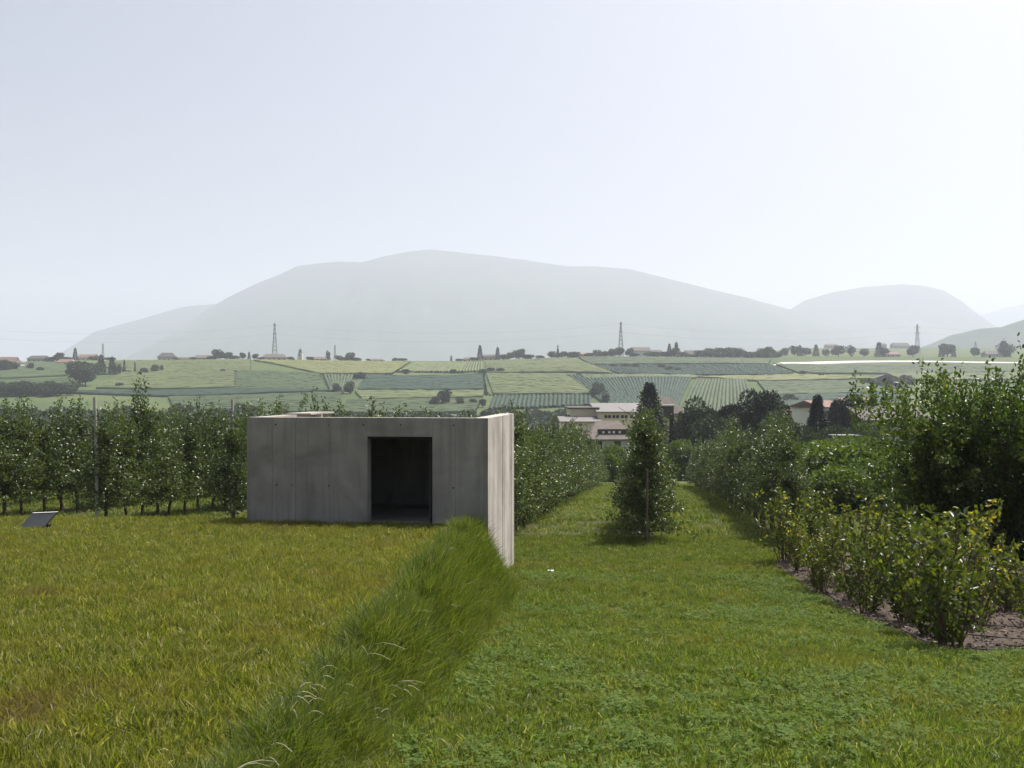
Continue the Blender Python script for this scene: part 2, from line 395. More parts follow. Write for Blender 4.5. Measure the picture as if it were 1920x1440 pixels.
# right side: vertical board marks, each board its own depth and width
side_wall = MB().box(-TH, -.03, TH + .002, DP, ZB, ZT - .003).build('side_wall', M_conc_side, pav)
y = 0.004; kk = 0; rr = random.Random(3)
while y < DP - .02:
    wd = min(rr.uniform(.14, .42), DP - y)
    if DP - y - wd < .1: wd = DP - y
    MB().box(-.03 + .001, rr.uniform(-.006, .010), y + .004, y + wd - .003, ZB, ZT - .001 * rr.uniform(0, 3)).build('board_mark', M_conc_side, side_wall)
    y += wd; kk += 1
MB().box(-W, -W + TH, TH + .002, DP, ZB, ZT - .004).build('side_wall', M_conc, pav)
MB().box(-W + TH, -TH, DP - TH, DP - .002, ZB, ZT - .345).build('rear_wall', M_conc, pav)
MB().box(-W + TH + .001, -TH - .001, TH + .003, DP - .004, ZT - .34, ZT - .22).build('roof_slab', M_conc, pav)
MB().box(-W + TH + .002, -TH - .002, .06, DP - TH - .002, -3.0, -2.74).build('floor_slab', M_conc, pav)
MB().box(DX1 - .32, DX1 - .12, TH + .9, DP - TH - .003, -2.74, ZT - .342).build('inner_wall', M_conc, pav)
MB().box(DX1 - .055, DX1 - .002, .06, .16, -2.74, DZ - .002).box(DX0 + .002, DX1 - .056, .06, .16, DZ - .04, DZ - .002).build('door_frame', M_black, pav)
MB().box(-W + .02, -W + .62, 2.2, DP - .1, ZT - .003, ZT + .03).build('roof_hatch', M_conc, pav)

# ------------------------------------------------------------------ leaves
def leaf_mesh(name, P, D, L, W_, tint, seg=1, cup=.25, seed=0):
    """leaves at P pointing along D (n,3), lengths L, widths W_"""
    r = np.random.default_rng(seed); n = len(P)
    D = D / np.linalg.norm(D, axis=1, keepdims=True)
    rnd = r.normal(size=(n, 3)); S = np.cross(D, rnd); S /= np.linalg.norm(S, axis=1, keepdims=True) + 1e-9
    U = np.cross(S, D); L = np.broadcast_to(L, n)[:, None]; Wd = np.broadcast_to(W_, n)[:, None]
    if seg == 1:
        V = np.stack([P, P + D*L*.45 + S*Wd*.5 + U*Wd*cup, P + D*L, P + D*L*.45 - S*Wd*.5 + U*Wd*cup], 1)
        b = np.arange(n)[:, None] * 4
        Fc = [np.concatenate([b + [[0, 1, 2]], b + [[0, 2, 3]]])]
        kv = 4
    else:
        dr = -U * L * .12
        V = np.stack([P, P + D*L*.28 + S*Wd*.45 + U*Wd*cup, P + D*L*.7 + S*Wd*.4 + U*Wd*cup + dr*.4, P + D*L + dr,
                      P + D*L*.7 - S*Wd*.4 + U*Wd*cup + dr*.4, P + D*L*.28 - S*Wd*.45 + U*Wd*cup, P + D*L*.5 + dr*.1], 1)
        b = np.arange(n)[:, None] * 7
        Fc = [np.concatenate([b + [[0, 1, 6]], b + [[0, 6, 5]], b + [[2, 3, 6]], b + [[6, 3, 4]], b + [[1, 2, 6]], b + [[5, 6, 4]]])]
        kv = 7
    me = mesh_np(name, V.reshape(-1, 3), Fc)
    set_attr(me, 'tint', np.repeat(np.clip(tint, 0, 1), kv))
    return me
def shoots(spec, r, leaf_gap, spread):
    """spec: list of (start, direction, length); leaves along each shoot with droop"""
    P = []; D = []
    for (s, d, L) in spec:
        n = max(2, int(L / leaf_gap)); t = r.uniform(.12, 1.0, n)
        d = np.array(d) / np.linalg.norm(d)
        pos = np.array(s) + d * (t * L)[:, None] + np.array([0, 0, -.12]) * (t**2 * L)[:, None] + r.normal(0, spread, (n, 3))
        out = r.normal(size=(n, 3)) + d * .9 + np.array([0, 0, .15])
        P.append(pos); D.append(out)
    return np.concatenate(P), np.concatenate(D)

def apple_variant(k, H=3.5, n_sh=150, gap=.026, llen=.098, h0=.55, wide=1.05):
    r = np.random.default_rng(100 + k)
    spec = []; limbs = []
    for i in range(n_sh):
        h = h0 + (H - .45 - h0) * r.uniform(0, 1) ** .85
        q = (h - h0) / (H - .25 - h0)
        reach = (wide * (1 - q) ** .65 + .22) * r.uniform(.55, 1.1)
        a = r.uniform(0, 2 * math.pi); el = r.uniform(.05, .75)
        d = np.array([math.cos(a) * math.cos(el), math.sin(a) * math.cos(el), math.sin(el) - .1])
        base = np.array([0, 0, h])
        spec.append((base, d, reach))
        if i % 4 == 0: limbs.append((base, base + d * reach * .8))
    for i in range(14):                                   # leader and water shoots
        a = r.uniform(0, 2 * math.pi); rr_ = r.uniform(0, .45)
        s = np.array([rr_ * math.cos(a), rr_ * math.sin(a), H - r.uniform(.4, 1.2)])
        spec.append((s, np.array([r.normal(0, .12), r.normal(0, .12), 1.0]), r.uniform(.45, 1.25)))
    P, D = shoots(spec, r, gap, .055)
    crown = leaf_mesh('crown', P, D, r.uniform(.75, 1.2, len(P)) * llen, r.uniform(.8, 1.15, len(P)) * llen * .55, r.beta(2, 2.2, len(P)), 1, .28, k)
    crown.materials.append(M_apple)
    b = MB(); pts = [(0, 0, -.15)]; x = y_ = 0
    for z in np.linspace(.3, H - .3, 9):
        x += r.normal(0, .03); y_ += r.normal(0, .03); pts.append((x, y_, z))
    b.tube(pts, list(np.linspace(.055, .014, len(pts))), 7)
    for a_, e_ in limbs: b.bar(a_, e_, .014, .005, 4)
    trunk = b.mesh('trunk'); trunk.materials.append(M_bark)
    return trunk, crown
APPLES = [apple_variant(k, 3.35 + .12 * (k % 3)) for k in range(5)]
LONE = apple_variant(9, 3.7, 230, .025, .098, .22, 1.2)
def place(name, parts, loc, rz, scale, label, cat, group=None):
    e = empty(name, loc, rz, scale); tag(e, label, cat, group)
    for nm, me in parts: link(nm, me, None, e)
    return e
def row_point(k, d):                                    # row k (spacing 4.1 m), d metres beyond its head
    L = math.hypot(RD, 1); ux, uy = RD / L, 1 / L
    hx, hy = RD * 28.2 + k * 4.1 * uy, 28.2 - k * 4.1 * ux
    return hx + d * ux, hy + d * uy
rows = {0: (10, 'apple tree in the row behind the lone standing apple tree'), -1: (54, 'apple tree in the long row running downhill beside the concrete pavilion'),
        1: (52, 'apple tree in the long row running downhill beside the shrub bed'), -2: (26, 'apple tree in the row whose tips show above the concrete pavilion'),
        -3: (22, 'apple tree in the row that begins at the post next to the pavilion wall'), -4: (24, 'apple tree in the row that begins at the bare pale post, trunks showing below'),
        -5: (24, 'apple tree in the dark row behind the tilted plaque'), -6: (20, 'apple tree in the outermost dark row past the tilted plaque')}
rr = random.Random(11)
for k, (n, lab) in rows.items():
    for i in range(n):
        x, y = row_point(k, .35 + 1.1 * i + rr.uniform(-.12, .12))
        x += rr.uniform(-.08, .08)
        t, c_ = APPLES[rr.randrange(5)]
        s = rr.uniform(.84, 1.08) if k > -3 else rr.uniform(.93, 1.1)
        if k == 1: s *= .86 if i < 12 else .93
        if k == 0 and i == 0: s = 1.0; t, c_ = LONE
        place('apple_tree', (('trunk', t), ('crown', c_)), (x, y, tz(x, y)), rr.uniform(0, 6.28), (s, s, s * (1.0 if k == 0 and i == 0 else rr.uniform(.88, 1.1))), (lab if i else 'first ' + lab.replace('apple tree in', 'apple tree heading').replace('the dark row', 'the dark row')) if not (k == 0 and i == 0) else
              'lone standing bushy apple tree with a stake, at the head of the middle row', 'tree', f'apple trees of one row {["zero","one","two","three","four","five","six"][abs(k)]}{" right" if k > 0 else ""}' if i else None)
def post(k, h, mat, label, rad=.05, d=-.15, off=0, lean=0):
    x, y = row_point(k, d); x += off
    b = MB(); b.tube([(0, 0, -.4), (0, 0, h * .5), (lean, 0, h)], [rad, rad * .97, rad * .92], 8)
    o = b.build('orchard_post', mat); o.location = (x, y, tz(x, y)); tag(o, label, 'post', None); return o
post(-4, 3.95, M_post, 'bare pale round post standing clear of the apple row', .055, .1, -.1, -.06)
post(-3, 3.95, M_post, 'pale post at the row head next to the pavilion wall', .05, .35)
post(-5, 3.0, M_post, 'pale post at the dark row head behind the tilted plaque', .05, -.2)
post(0, 2.1, M_postd, 'brown stake in front of the lone apple tree', .028, -.95, .04)
post(-2, 3.9, M_post, 'pale post whose top shows above the concrete pavilion roof', .05, 1.2)

# ------------------------------------------------------------------ tall fruit trees by the bed
def tall_variant(k, H, rad, n_sh, dense=.03):
    r = np.random.default_rng(300 + k); spec = []; b = MB()
    stems = []
    for j in range(7):
        a = r.uniform(0, 6.28); ln = r.uniform(.2, .55) * rad
        top = np.array([math.cos(a) * ln, math.sin(a) * ln, H * r.uniform(.7, .88)])
        stems.append(top); mid = top * np.array([.45, .45, .5]) + r.normal(0, .08, 3)
        b.tube([(0, 0, -.2), tuple(np.array([0, 0, .35]) + r.normal(0, .05, 3)), tuple(mid), tuple(top)], [.09, .06, .04, .015], 6)
    for i in range(n_sh):
        st = stems[i % 7]; q = r.uniform(.12, 1)
        s = st * q; env = rad * (math.sin(math.pi * min(.98, .12 + .80 * q)) ** .55)
        a = r.uniform(0, 6.28); el = r.uniform(-.15, 1.0)
        d = np.array([math.cos(a) * math.cos(el), math.sin(a) * math.cos(el), math.sin(el)])
        L = r.uniform(.35, 1.0) * env * .95
        spec.append((s, d, L))
        if i % 3 == 0: b.bar(s, s + d * L * .85, .014, .005, 4)
    for i in range(60):                                # upright water shoots
        a = r.uniform(0, 6.28); q = rad * .85 * math.sqrt(r.uniform(0, 1))
        s = np.array([q * math.cos(a), q * math.sin(a), H * (.72 + .14 * r.uniform()) - .28 * (q / rad) ** 2 * H * .5])
        spec.append((s, np.array([r.normal(0, .07), r.normal(0, .07), 1.]), r.uniform(.5, 1.35)))
    P, D = shoots(spec, r, dense, .06)
    crown = leaf_mesh('crown', P, D, r.uniform(.7, 1.2, len(P)) * .095, r.uniform(.8, 1.15, len(P)) * .048, r.beta(2, 2.3, len(P)), 2, .22, k)
    crown.materials.append(M_tall); tr = b.mesh('trunk'); tr.materials.append(M_bark)
    return tr, crown
TALL = [tall_variant(0, 4.5, 2.3, 460, .021), tall_variant(1, 4.0, 2.0, 380, .021)]
for (x, y, v, s, lab) in [(8.85, 20.9, 1, 1.06, 'dense dark fruit tree behind the shrub bed, the one facing the orchard aisle'),
                          (10.45, 20.0, 0, 1.0, 'tallest fruit tree behind the shrub bed with upright leafy shoots'),
                          (12.9, 22.0, 0, .93, 'tall dark fruit tree deep behind the shrub bed, far from the orchard')]:
    t, c_ = TALL[v]
    place('fruit_tree', (('trunk', t), ('crown', c_)), (x, y, tz(x, y)), x, s, lab, 'tree')

# ------------------------------------------------------------------ planting bed
BEDL = [(5.15, 12.0), (5.32, 13.5), (5.5, 15.2), (5.75, 18), (6.0, 21), (6.3, 24), (6.9, 25.6)]
def bed_edge(Y): return np.interp(Y, [q[1] for q in BEDL], [q[0] for q in BEDL])
bxs = np.linspace(0, 1, 50); bys = np.linspace(11.75, 25.6, 90)
BV = []
for Yv in bys:
    e0 = bed_edge(max(Yv, 12.0)) + .10 * math.sin(3.1 * Yv) * .5
    for q in bxs:
        xv = e0 + q ** 1.4 * (15 - e0)
        front = 12.0 + .12 * math.sin(xv * 2.3) + .05 * math.sin(xv * 7) + .5 * max(0, 5.6 - xv)
        inside = min(1, max(-1, (Yv - front) / .25)); ins2 = min(1, q * 8)
        zz = tz(xv, Yv) + .012 + .05 * min(inside, ins2) + .02 * math.sin(9 * xv + 3 * Yv) * math.sin(7 * Yv)
        BV.append((xv, Yv, zz if inside > 0 else tz(xv, Yv) - .06))
ib = np.arange(len(BV)).reshape(len(bys), len(bxs))
bed = link('planting_bed', mesh_np('planting_bed', BV, [np.stack([ib[:-1, :-1], ib[:-1, 1:], ib[1:, 1:], ib[1:, :-1]], -1).reshape(-1, 4)]), M_soil, smooth=True)
tag(bed, 'brown mulched soil bed under the shrubs', kind='structure')
def in_bed(X, Y): return (X > bed_edge(Y) - .02) & (Y > 12.0) & (Y < 25.6) & (X < 15)
# litter
n = 9000
lx = rng.uniform(5, 13, n); ly = rng.uniform(11.9, 23, n); ok = in_bed(lx, ly); lx, ly = lx[ok], ly[ok]; n = len(lx)
lz = terrain(lx, ly) + rng.uniform(.06, .10, n)
dd = rng.normal(size=(n, 3)); dd[:, 2] *= .35
tag(link('leaf_litter', leaf_mesh('leaf_litter', np.stack([lx, ly, lz], 1), dd, rng.uniform(.03, .085, n), rng.uniform(.02, .05, n), rng.beta(2, 2, n), 1, .2, 4), M_litter),
    'dry leaf litter scattered over the soil bed', 'leaf litter', kind='stuff')
# shrubs
def shrub_variant(k, H, yellow):
    r = np.random.default_rng(500 + k); b = MB(); spec = []
    ns = r.integers(9, 14)
    for j in range(ns):
        a = r.uniform(0, 6.28); sp = r.uniform(.1, .62); h = H * r.uniform(.45, 1.08)
        p0 = np.array([.10 * math.cos(a), .10 * math.sin(a), -.08]); p2 = np.array([sp * math.cos(a) * 1.1, sp * math.sin(a) * 1.1, h]); p1 = (p0 + p2) / 2 + r.normal(0, .03, 3)
        b.tube([p0, p1, p2], [.013, .010, .005], 5)
        for q in np.linspace(.16, 1, 10):
            s = p0 * (1 - q) + p2 * q + (p1 - (p0 + p2) / 2) * 4 * q * (1 - q)
            aa = r.uniform(0, 6.28); L = r.uniform(.10, .26)
            d = np.array([math.cos(aa), math.sin(aa), r.uniform(.2, .9)])
            if r.uniform() < .88:
                spec.append((s, d, L)); b.bar(s, s + d / np.linalg.norm(d) * L * .9, .005, .002, 3)
        spec.append((p2 - (p2 - p0) * .15, p2 - p0, .3))
    P, D = shoots(spec, r, .027, .035); D[:, 2] += .3
    t = r.beta(2, 2.4, len(P)) * .9
    ysel = r.uniform(size=len(P)) < yellow * (P[:, 2] / H) ** 2; t[ysel] = r.uniform(.9, 1, ysel.sum())
    fol = leaf_mesh('foliage', P, D, r.uniform(.7, 1.2, len(P)) * .098, r.uniform(.8, 1.1, len(P)) * .052, t, 2, .2, k)
    fol.materials.append(M_shrub); st = b.mesh('stems'); st.materials.append(M_twig)
    return st, fol
SHR = [shrub_variant(k, 1.35 + .1 * k, [.06, .10, .16, .3][k]) for k in range(4)]
rr = random.Random(21); ci = 0
spots = []
for row in range(7):
    Yv = 12.55 + .3 * (row % 2)
    while Yv < (25.2 if row < 2 else 17.6 - .3 * row):
        xv = float(bed_edge(Yv)) + float(np.interp(Yv, [12, 25], [.5, .12])) + row * 1.12 + rr.uniform(-.3, .3)
        if xv < .53 * Yv + 1: spots.append((xv, Yv + rr.uniform(-.2, .2), row))
        Yv += 1.35 + rr.uniform(-.15, .2) + (.25 if Yv > 19 else 0)
for (xv, Yv, row) in spots:
    v = rr.choice([0, 1, 1, 2]) if (xv, Yv, row) != spots[4] else 3
    if row == 1 and 14 < Yv < 17: v = 3
    st, fo = SHR[v]
    lab = {0: 'leafy multi-stemmed shrub in the bed row bordering the mown lawn', 1: 'leafy shrub in the second bed row from the mown lawn'}.get(row, 'leafy shrub in the inner rows of the soil bed')
    grp = {0: 'shrubs bordering the lawn', 1: 'shrubs of the second bed row'}.get(row, 'shrubs in the inner bed rows')
    if v == 3: lab = 'shrub with bright yellowing upper leaves in the soil bed'; grp = 'yellowing shrubs'
    s = rr.uniform(.72, 1.12)
    place('shrub', (('stems', st), ('foliage', fo)), (xv, Yv, tz(xv, Yv) + .04), rr.uniform(0, 6.28), s, lab, 'shrub', grp)
# irrigation hoses
def hose(pts, label, rad=.011):
    P = []
    xs_, ys_ = [p_[0] for p_ in pts], [p_[1] for p_ in pts]; t = np.arange(len(pts)); tt = np.linspace(0, len(pts) - 1, len(pts) * 8)
    X = hermite(tt, t, xs_); Y = hermite(tt, t, ys_)
    P = [(float(a), float(b_), tz(a, b_) + .078) for q, (a, b_) in enumerate(zip(X, Y))]
    tag(MB().tube(P, rad, 6).build('irrigation_hose', M_hose, None, True), label, 'hose')
hose([(5.55, 14.6), (5.45, 13.7), (5.35, 13.0), (5.42, 12.45), (5.75, 12.2), (6.4, 12.22), (7.4, 12.3), (8.6, 12.25)], 'dark irrigation hose curving along the front edge of the soil bed')
hose([(5.6, 14.9), (6.0, 14.1), (6.25, 13.6), (6.7, 13.2), (7.3, 13.0), (8.2, 13.05), (9.2, 13.1)], 'irrigation hose crossing the soil between shrub rows, looping past bare stems')
hose([(6.2, 16.4), (6.35, 15.5), (6.9, 14.9), (7.8, 14.6), (9.4, 14.7)], 'irrigation hose deepest in the bed under the shrubs')

# ------------------------------------------------------------------ small things on the lawn
x, y = gp(72, 1000)
y = 19.2; x = (72 - 960) / F * y
pl = empty('tilted_plaque', (x, y, tz(x, y)), R(-8)); tag(pl, 'small grey metal plaque tilted on a stub foot in the mound grass', 'plaque')
b = MB(); hw = .26
b.add([(-hw - .09, -.10, .02), (hw - .09, -.10, .07), (hw + .06, .10, .33), (-hw + .06, .10, .30), (-hw - .09, -.06, .0), (hw - .09, -.06, .05), (hw + .06, .145, .325), (-hw + .06, .145, .295)],
      [(0, 1, 2, 3), (7, 6, 5, 4), (0, 4, 5, 1), (1, 5, 6, 2), (2, 6, 7, 3), (3, 7, 4, 0)])
b.build('plate', M_plaque, pl)
MB().box(-.2, .2, .02, .10, -.3, .10).build('foot', M_black, pl)
MB().add([(-hw + .055, .095, .303), (hw + .055, .095, .333), (hw + .065, .15, .335), (-hw + .065, .15, .305)] , [(0, 1, 2, 3)]).add([(-hw + .055, .095, .297), (hw + .055, .095, .327), (hw + .065, .15, .329), (-hw + .065, .15, .299)], [(3, 2, 1, 0)]).build('lit_edge_strip', M_white, pl)  # white strip paints in the sunlight caught on the plate's top edge
x, y = gp(1032, 1076)
b = MB(); rr = random.Random(5); V = []
for j in range(4):
    for i in range(5): V.append((-.07 + .035 * i + rr.uniform(-.008, .008), -.045 + .03 * j, .05 + rr.uniform(0, .035)))
V += [(v[0], v[1], v[2] - .004) for v in V]
Fq = [(j*5+i, j*5+i+1, (j+1)*5+i+1, (j+1)*5+i) for j in range(3) for i in range(4)]
b.add(V, Fq + [tuple(q + 20 for q in f[::-1]) for f in Fq]); o = b.build('paper_scrap', M_white); o.location = (x, y, tz(x, y)); tag(o, 'crumpled scrap of white paper lying on the mown lawn', 'litter')

# ------------------------------------------------------------------ grass
def blade_tuft(name, r, n, rad, h0, h1, wd, bend, mat, seed_heads=0):
    V = []; Fc3 = []; T = []
    for i in range(n):
        a = r.uniform(0, 6.28); q = rad * math.sqrt(r.uniform(0, 1)); bx, by = q * math.cos(a), q * math.sin(a)
        h = r.uniform(h0, h1); la = r.uniform(0, 6.28); be = r.uniform(.2, 1) * bend * h
        dx, dy = math.cos(la) * be, math.sin(la) * be; fa = r.uniform(0, 6.28); sx_, sy_ = math.cos(fa) * wd / 2, math.sin(fa) * wd / 2
        k0 = len(V)
        V += [(bx - sx_, by - sy_, -.02), (bx + sx_, by + sy_, -.02), (bx + dx*.3 - sx_*.8, by + dy*.3 - sy_*.8, h*.55), (bx + dx*.3 + sx_*.8, by + dy*.3 + sy_*.8, h*.55), (bx + dx, by + dy, h * (1 - .25 * be / h))]
        Fc3 += [(k0, k0+1, k0+3), (k0, k0+3, k0+2), (k0+2, k0+3, k0+4)]
        T += [r.beta(1.5, 1.6)] * 5 if r.uniform() > .03 else [1.0] * 5
    me = mesh_np(name, V, [np.array(Fc3)]); set_attr(me, 'tint', T); me.materials.append(mat); return me
def clover_tuft(name, r, mat):
    V = []; Fc = []; T = []
    for i in range(16):
        a = r.uniform(0, 6.28); q = .10 * math.sqrt(r.uniform()); c0 = np.array([q * math.cos(a), q * math.sin(a), r.uniform(.035, .075)]); t = r.uniform()
        tilt = r.normal(0, .25, 2); a0 = r.uniform(0, 6.28)
        for j in range(3):
            aj = a0 + j * 2.094; sz = r.uniform(.008, .0125); k0 = len(V)
            d = np.array([math.cos(aj), math.sin(aj), 0]); s = np.array([-d[1], d[0], 0])
            for (u_, v_) in ((0, 0), (.6, .55), (1.1, .45), (1.1, -.45), (.6, -.55)):
                p_ = c0 + d * u_ * sz * 1.3 + s * v_ * sz * 1.4; p_[2] += tilt[0] * (p_[0] - c0[0]) + tilt[1] * (p_[1] - c0[1]) - abs(v_) * .003 + .003; V.append(p_)
            Fc += [(k0, k0+1, k0+2), (k0, k0+2, k0+3), (k0, k0+3, k0+4)]; T += [t] * 5
    me = mesh_np(name, V, [np.array(Fc)[:, ::-1]]); set_attr(me, 'tint', T); me.materials.append(mat); return me
def seed_tuft(name, r):
    b = []; V = []; Fc = []; T = []
    for i in range(3):
        la = r.uniform(-2.2, .6); h = r.uniform(.35, .6); reach = r.uniform(.15, .4)
        pts = [np.array([math.cos(la) * reach * t**2, math.sin(la) * reach * t**2, h * (t - .55 * t**3)]) for t in np.linspace(0, 1, 9)]
        for j in range(8):
            wd = .0012 if j < 5 else (.0026, .0032, .0018)[j - 5]; s = np.array([-math.sin(la), math.cos(la), .3]) * wd; k0 = len(V)
            V += [pts[j] - s, pts[j] + s, pts[j+1] + s * .8, pts[j+1] - s * .8]; Fc += [(k0, k0+1, k0+2), (k0, k0+2, k0+3)]; T += [r.uniform()] * 4
    me = mesh_np(name, V, [np.array(Fc)]); set_attr(me, 'tint', T); me.materials.append(M_seed); return me
def scatter(name, pts, rot, scl, vi, meshes, label, cat):
    c_ = bpy.data.collections.new(name + '_sources')
    for k, me in enumerate(meshes):
        c_.objects.link(bpy.data.objects.new(f'{name}_source_{k:02d}', me))
    me = bpy.data.meshes.new(name); me.vertices.add(len(pts)); me.vertices.foreach_set('co', np.asarray(pts, np.float32).ravel()); me.update()
    a = me.attributes.new('rot', 'FLOAT_VECTOR', 'POINT'); a.data.foreach_set('vector', np.asarray(rot, np.float32).ravel())
    a = me.attributes.new('scl', 'FLOAT_VECTOR', 'POINT'); a.data.foreach_set('vector', np.asarray(scl, np.float32).ravel())
    a = me.attributes.new('vi', 'INT', 'POINT'); a.data.foreach_set('value', np.asarray(vi, np.int32))
    o = link(name, me); tag(o, label, cat, kind='stuff')
    g = bpy.data.node_groups.new(name, 'GeometryNodeTree')
    g.interface.new_socket('Geometry', in_out='INPUT', socket_type='NodeSocketGeometry'); g.interface.new_socket('Geometry', in_out='OUTPUT', socket_type='NodeSocketGeometry')
    gi = g.nodes.new('NodeGroupInput'); go = g.nodes.new('NodeGroupOutput'); ip = g.nodes.new('GeometryNodeInstanceOnPoints')
    m2p = g.nodes.new('GeometryNodeMeshToPoints')
    ci_ = g.nodes.new('GeometryNodeCollectionInfo'); ci_.inputs['Collection'].default_value = c_; ci_.inputs['Separate Children'].default_value = True; ci_.inputs['Reset Children'].default_value = True
    ip.inputs['Pick Instance'].default_value = True
    def na(nm, ty):
        n_ = g.nodes.new('GeometryNodeInputNamedAttribute'); n_.data_type = ty; n_.inputs[0].default_value = nm; return n_.outputs[0]
    e2r = g.nodes.new('FunctionNodeEulerToRotation')
    g.links.new(na('rot', 'FLOAT_VECTOR'), e2r.inputs[0]); g.links.new(e2r.outputs[0], ip.inputs['Rotation'])
    g.links.new(na('scl', 'FLOAT_VECTOR'), ip.inputs['Scale']); g.links.new(na('vi', 'INT'), ip.inputs['Instance Index'])
    g.links.new(ci_.outputs[0], ip.inputs['Instance']); g.links.new(gi.outputs[0], m2p.inputs[0]); g.links.new(m2p.outputs[0], ip.inputs['Points']); g.links.new(ip.outputs[0], go.inputs[0])
    o.modifiers.new('scatter', 'NODES').node_group = g
    return o
def in_box(X, Y, pad=.0):
    ca, sa = math.cos(ang), math.sin(ang); dx, dy = X - cx, Y - cy
    lx_ = dx * ca + dy * sa; ly_ = -dx * sa + dy * ca
    return (lx_ > -W - pad) & (lx_ < pad + .02) & (ly_ > -pad - .02) & (ly_ < DP + pad)
def sample(n, Y0, Y1, power=1.0, lim=.57, extra=3.6):
    Y = Y0 + (Y1 - Y0) * rng.uniform(0, 1, n) ** power
    X = rng.uniform(-1, 1, n) * (lim * Y1 + extra); ok = np.abs(X) < lim * Y + extra
    return X[ok], Y[ok]
def rots(n, tilt=.12): return np.stack([rng.normal(0, tilt, n), rng.normal(0, tilt, n), rng.uniform(0, 6.28, n)], 1)
r_ = np.random.default_rng(1)
lawn_src = [blade_tuft('blades', r_, 34, .10, .03, .085, .0075, .7, M_lawn) for _ in range(6)]
mound_src = [blade_tuft('blades', r_, 34, .10, .03, .095, .0075, .6, M_mound) for _ in range(6)]
tall_src = [blade_tuft('blades', r_, 26, .13, .12, .50, .012, .75, M_tallg) for _ in range(6)]
aisle_src = [blade_tuft('blades', r_, 40, .22, .08, .22, .014, .6, M_lawn) for _ in range(5)]
def on_mound(X, Y): return (X < rim_x(Y) + .02) & (Y + RD * X < 22.3)
def on_bank(X, Y): return (X > rim_x(Y) - .18) & (X < toe_x(Y) + .16) & (Y < 20.1)
Xa, Ya = [], []
for (n, y0, y1) in ((42000, 3.0, 9.0), (62000, 9.0, 16.0), (74000, 16.0, 30.0)):
    a_, b_ = sample(n, y0, y1); Xa.append(a_); Ya.append(b_)
Xa = np.concatenate(Xa); Ya = np.concatenate(Ya)
keep = ~in_box(Xa, Ya, -.03) & ~(in_bed(Xa, Ya) & (rng.uniform(size=len(Xa)) > .012))
Xa, Ya = Xa[keep], Ya[keep]
om = on_mound(Xa, Ya)
# lawns are thin in places: fewer, shorter tufts where the sward is worn
wear = .55 * fbm(Xa * .9 + 40, Ya * .9 + 10, 3, 4) + .45 * fbm(Xa * 3.1, Ya * 2.2, 6, 3)
def lawn_field(name, sel, src, label, wide=1.0):
    X, Y, wv = Xa[sel], Ya[sel], wear[sel]
    gapn = fbm(X * 5.5, Y * 4.0, 21, 2)
    k = rng.uniform(size=len(X)) > np.clip(np.maximum((wv - .50) * 4.0, (gapn - .44) * 5.0), 0, .93); X, Y, wv = X[k], Y[k], wv[k]
    n = len(X); s = rng.uniform(.75, 1.25, n) * wide; hz_ = s * (1.15 - .9 * np.clip(wv - .42, 0, .4)) * (.55 + .5 * fbm(X * .45, Y * .45, 8, 3) + .75 * (fbm(X * 3.3, Y * 2.6, 28, 2) - .2))
    pts = np.stack([X, Y, terrain(X, Y)], 1)
    scatter(name, pts, rots(n, .3), np.stack([s, s, hz_], 1), rng.integers(0, len(src), n), src, label, 'grass')
lawn_field('mound_grass', om, mound_src, 'short yellowish grass on the flat mound before the pavilion')
lawn_field('lawn_grass', ~om, lawn_src, 'mown green grass of the lawn strip between mound and shrub bed')
# clover patches in the strip
X, Y = sample(76000, 4.0, 22, .9); cl = fbm(X * .55 + 7, Y * .55, 12, 4)
ok = (X > toe_x(Y) + .25) & ~in_bed(X, Y) & (rng.uniform(size=len(X)) < np.clip((cl + .08 * sstep(-Y, -16, -7) - .40) * 1.5, .02, .42)); X, Y = X[ok], Y[ok]; n = len(X)
clover_src = [clover_tuft('clover', r_, M_clover) for _ in range(5)]
s = rng.uniform(.8, 1.4, n)
scatter('clover', np.stack([X, Y, terrain(X, Y) + .01], 1), rots(n, .2), np.stack([s] * 3, 1), rng.integers(0, 5, n), clover_src, 'clover and small broad-leaved weeds spread through the mown lawn', 'clover')
# unmown bank
n = 11000; Y = rng.uniform(2.5, 20.2, n); q = rng.uniform(.0, 1.12, n); X = rim_x(Y) + q * (toe_x(Y) - rim_x(Y)); X += rng.normal(0, .05, n)
edge = np.clip(1 - np.abs(q - .5) / .65, .2, 1); ok = ~in_box(X, Y, .0); X, Y, edge = X[ok], Y[ok], edge[ok]; n = len(X)
s = rng.uniform(.7, 1.2, n); hz_ = s * (.55 + .75 * edge) * (.25 + 1.5 * np.clip(fbm(X * 2.6, Y * 2.0, 5, 3) - .12, 0, 1)) * np.interp(Y, [3, 6, 10, 20], [.55, .62, .85, 1.15])
rt = rots(n, .15); 
scatter('tall_grass', np.stack([X, Y, terrain(X, Y)], 1), rt, np.stack([.4 * s + .5 * hz_, .4 * s + .5 * hz_, hz_], 1), rng.integers(0, 6, n), tall_src, 'long unmown grass along the bank between mound and lawn', 'tall grass')
n = 55; Y = rng.uniform(3.5, 19.5, n); q = rng.uniform(.1, .95, n); X = rim_x(Y) + q * (toe_x(Y) - rim_x(Y)); s = rng.uniform(.6, 1.05, n)
scatter('seed_stalks', np.stack([X, Y, terrain(X, Y)], 1), np.stack([np.zeros(n), np.zeros(n), rng.uniform(-.8, .8, n)], 1), np.stack([s] * 3, 1), rng.integers(0, 4, n), [seed_tuft('stalk', r_) for _ in range(4)], 'pale arching seed stalks in the long bank grass', 'grass stalks')
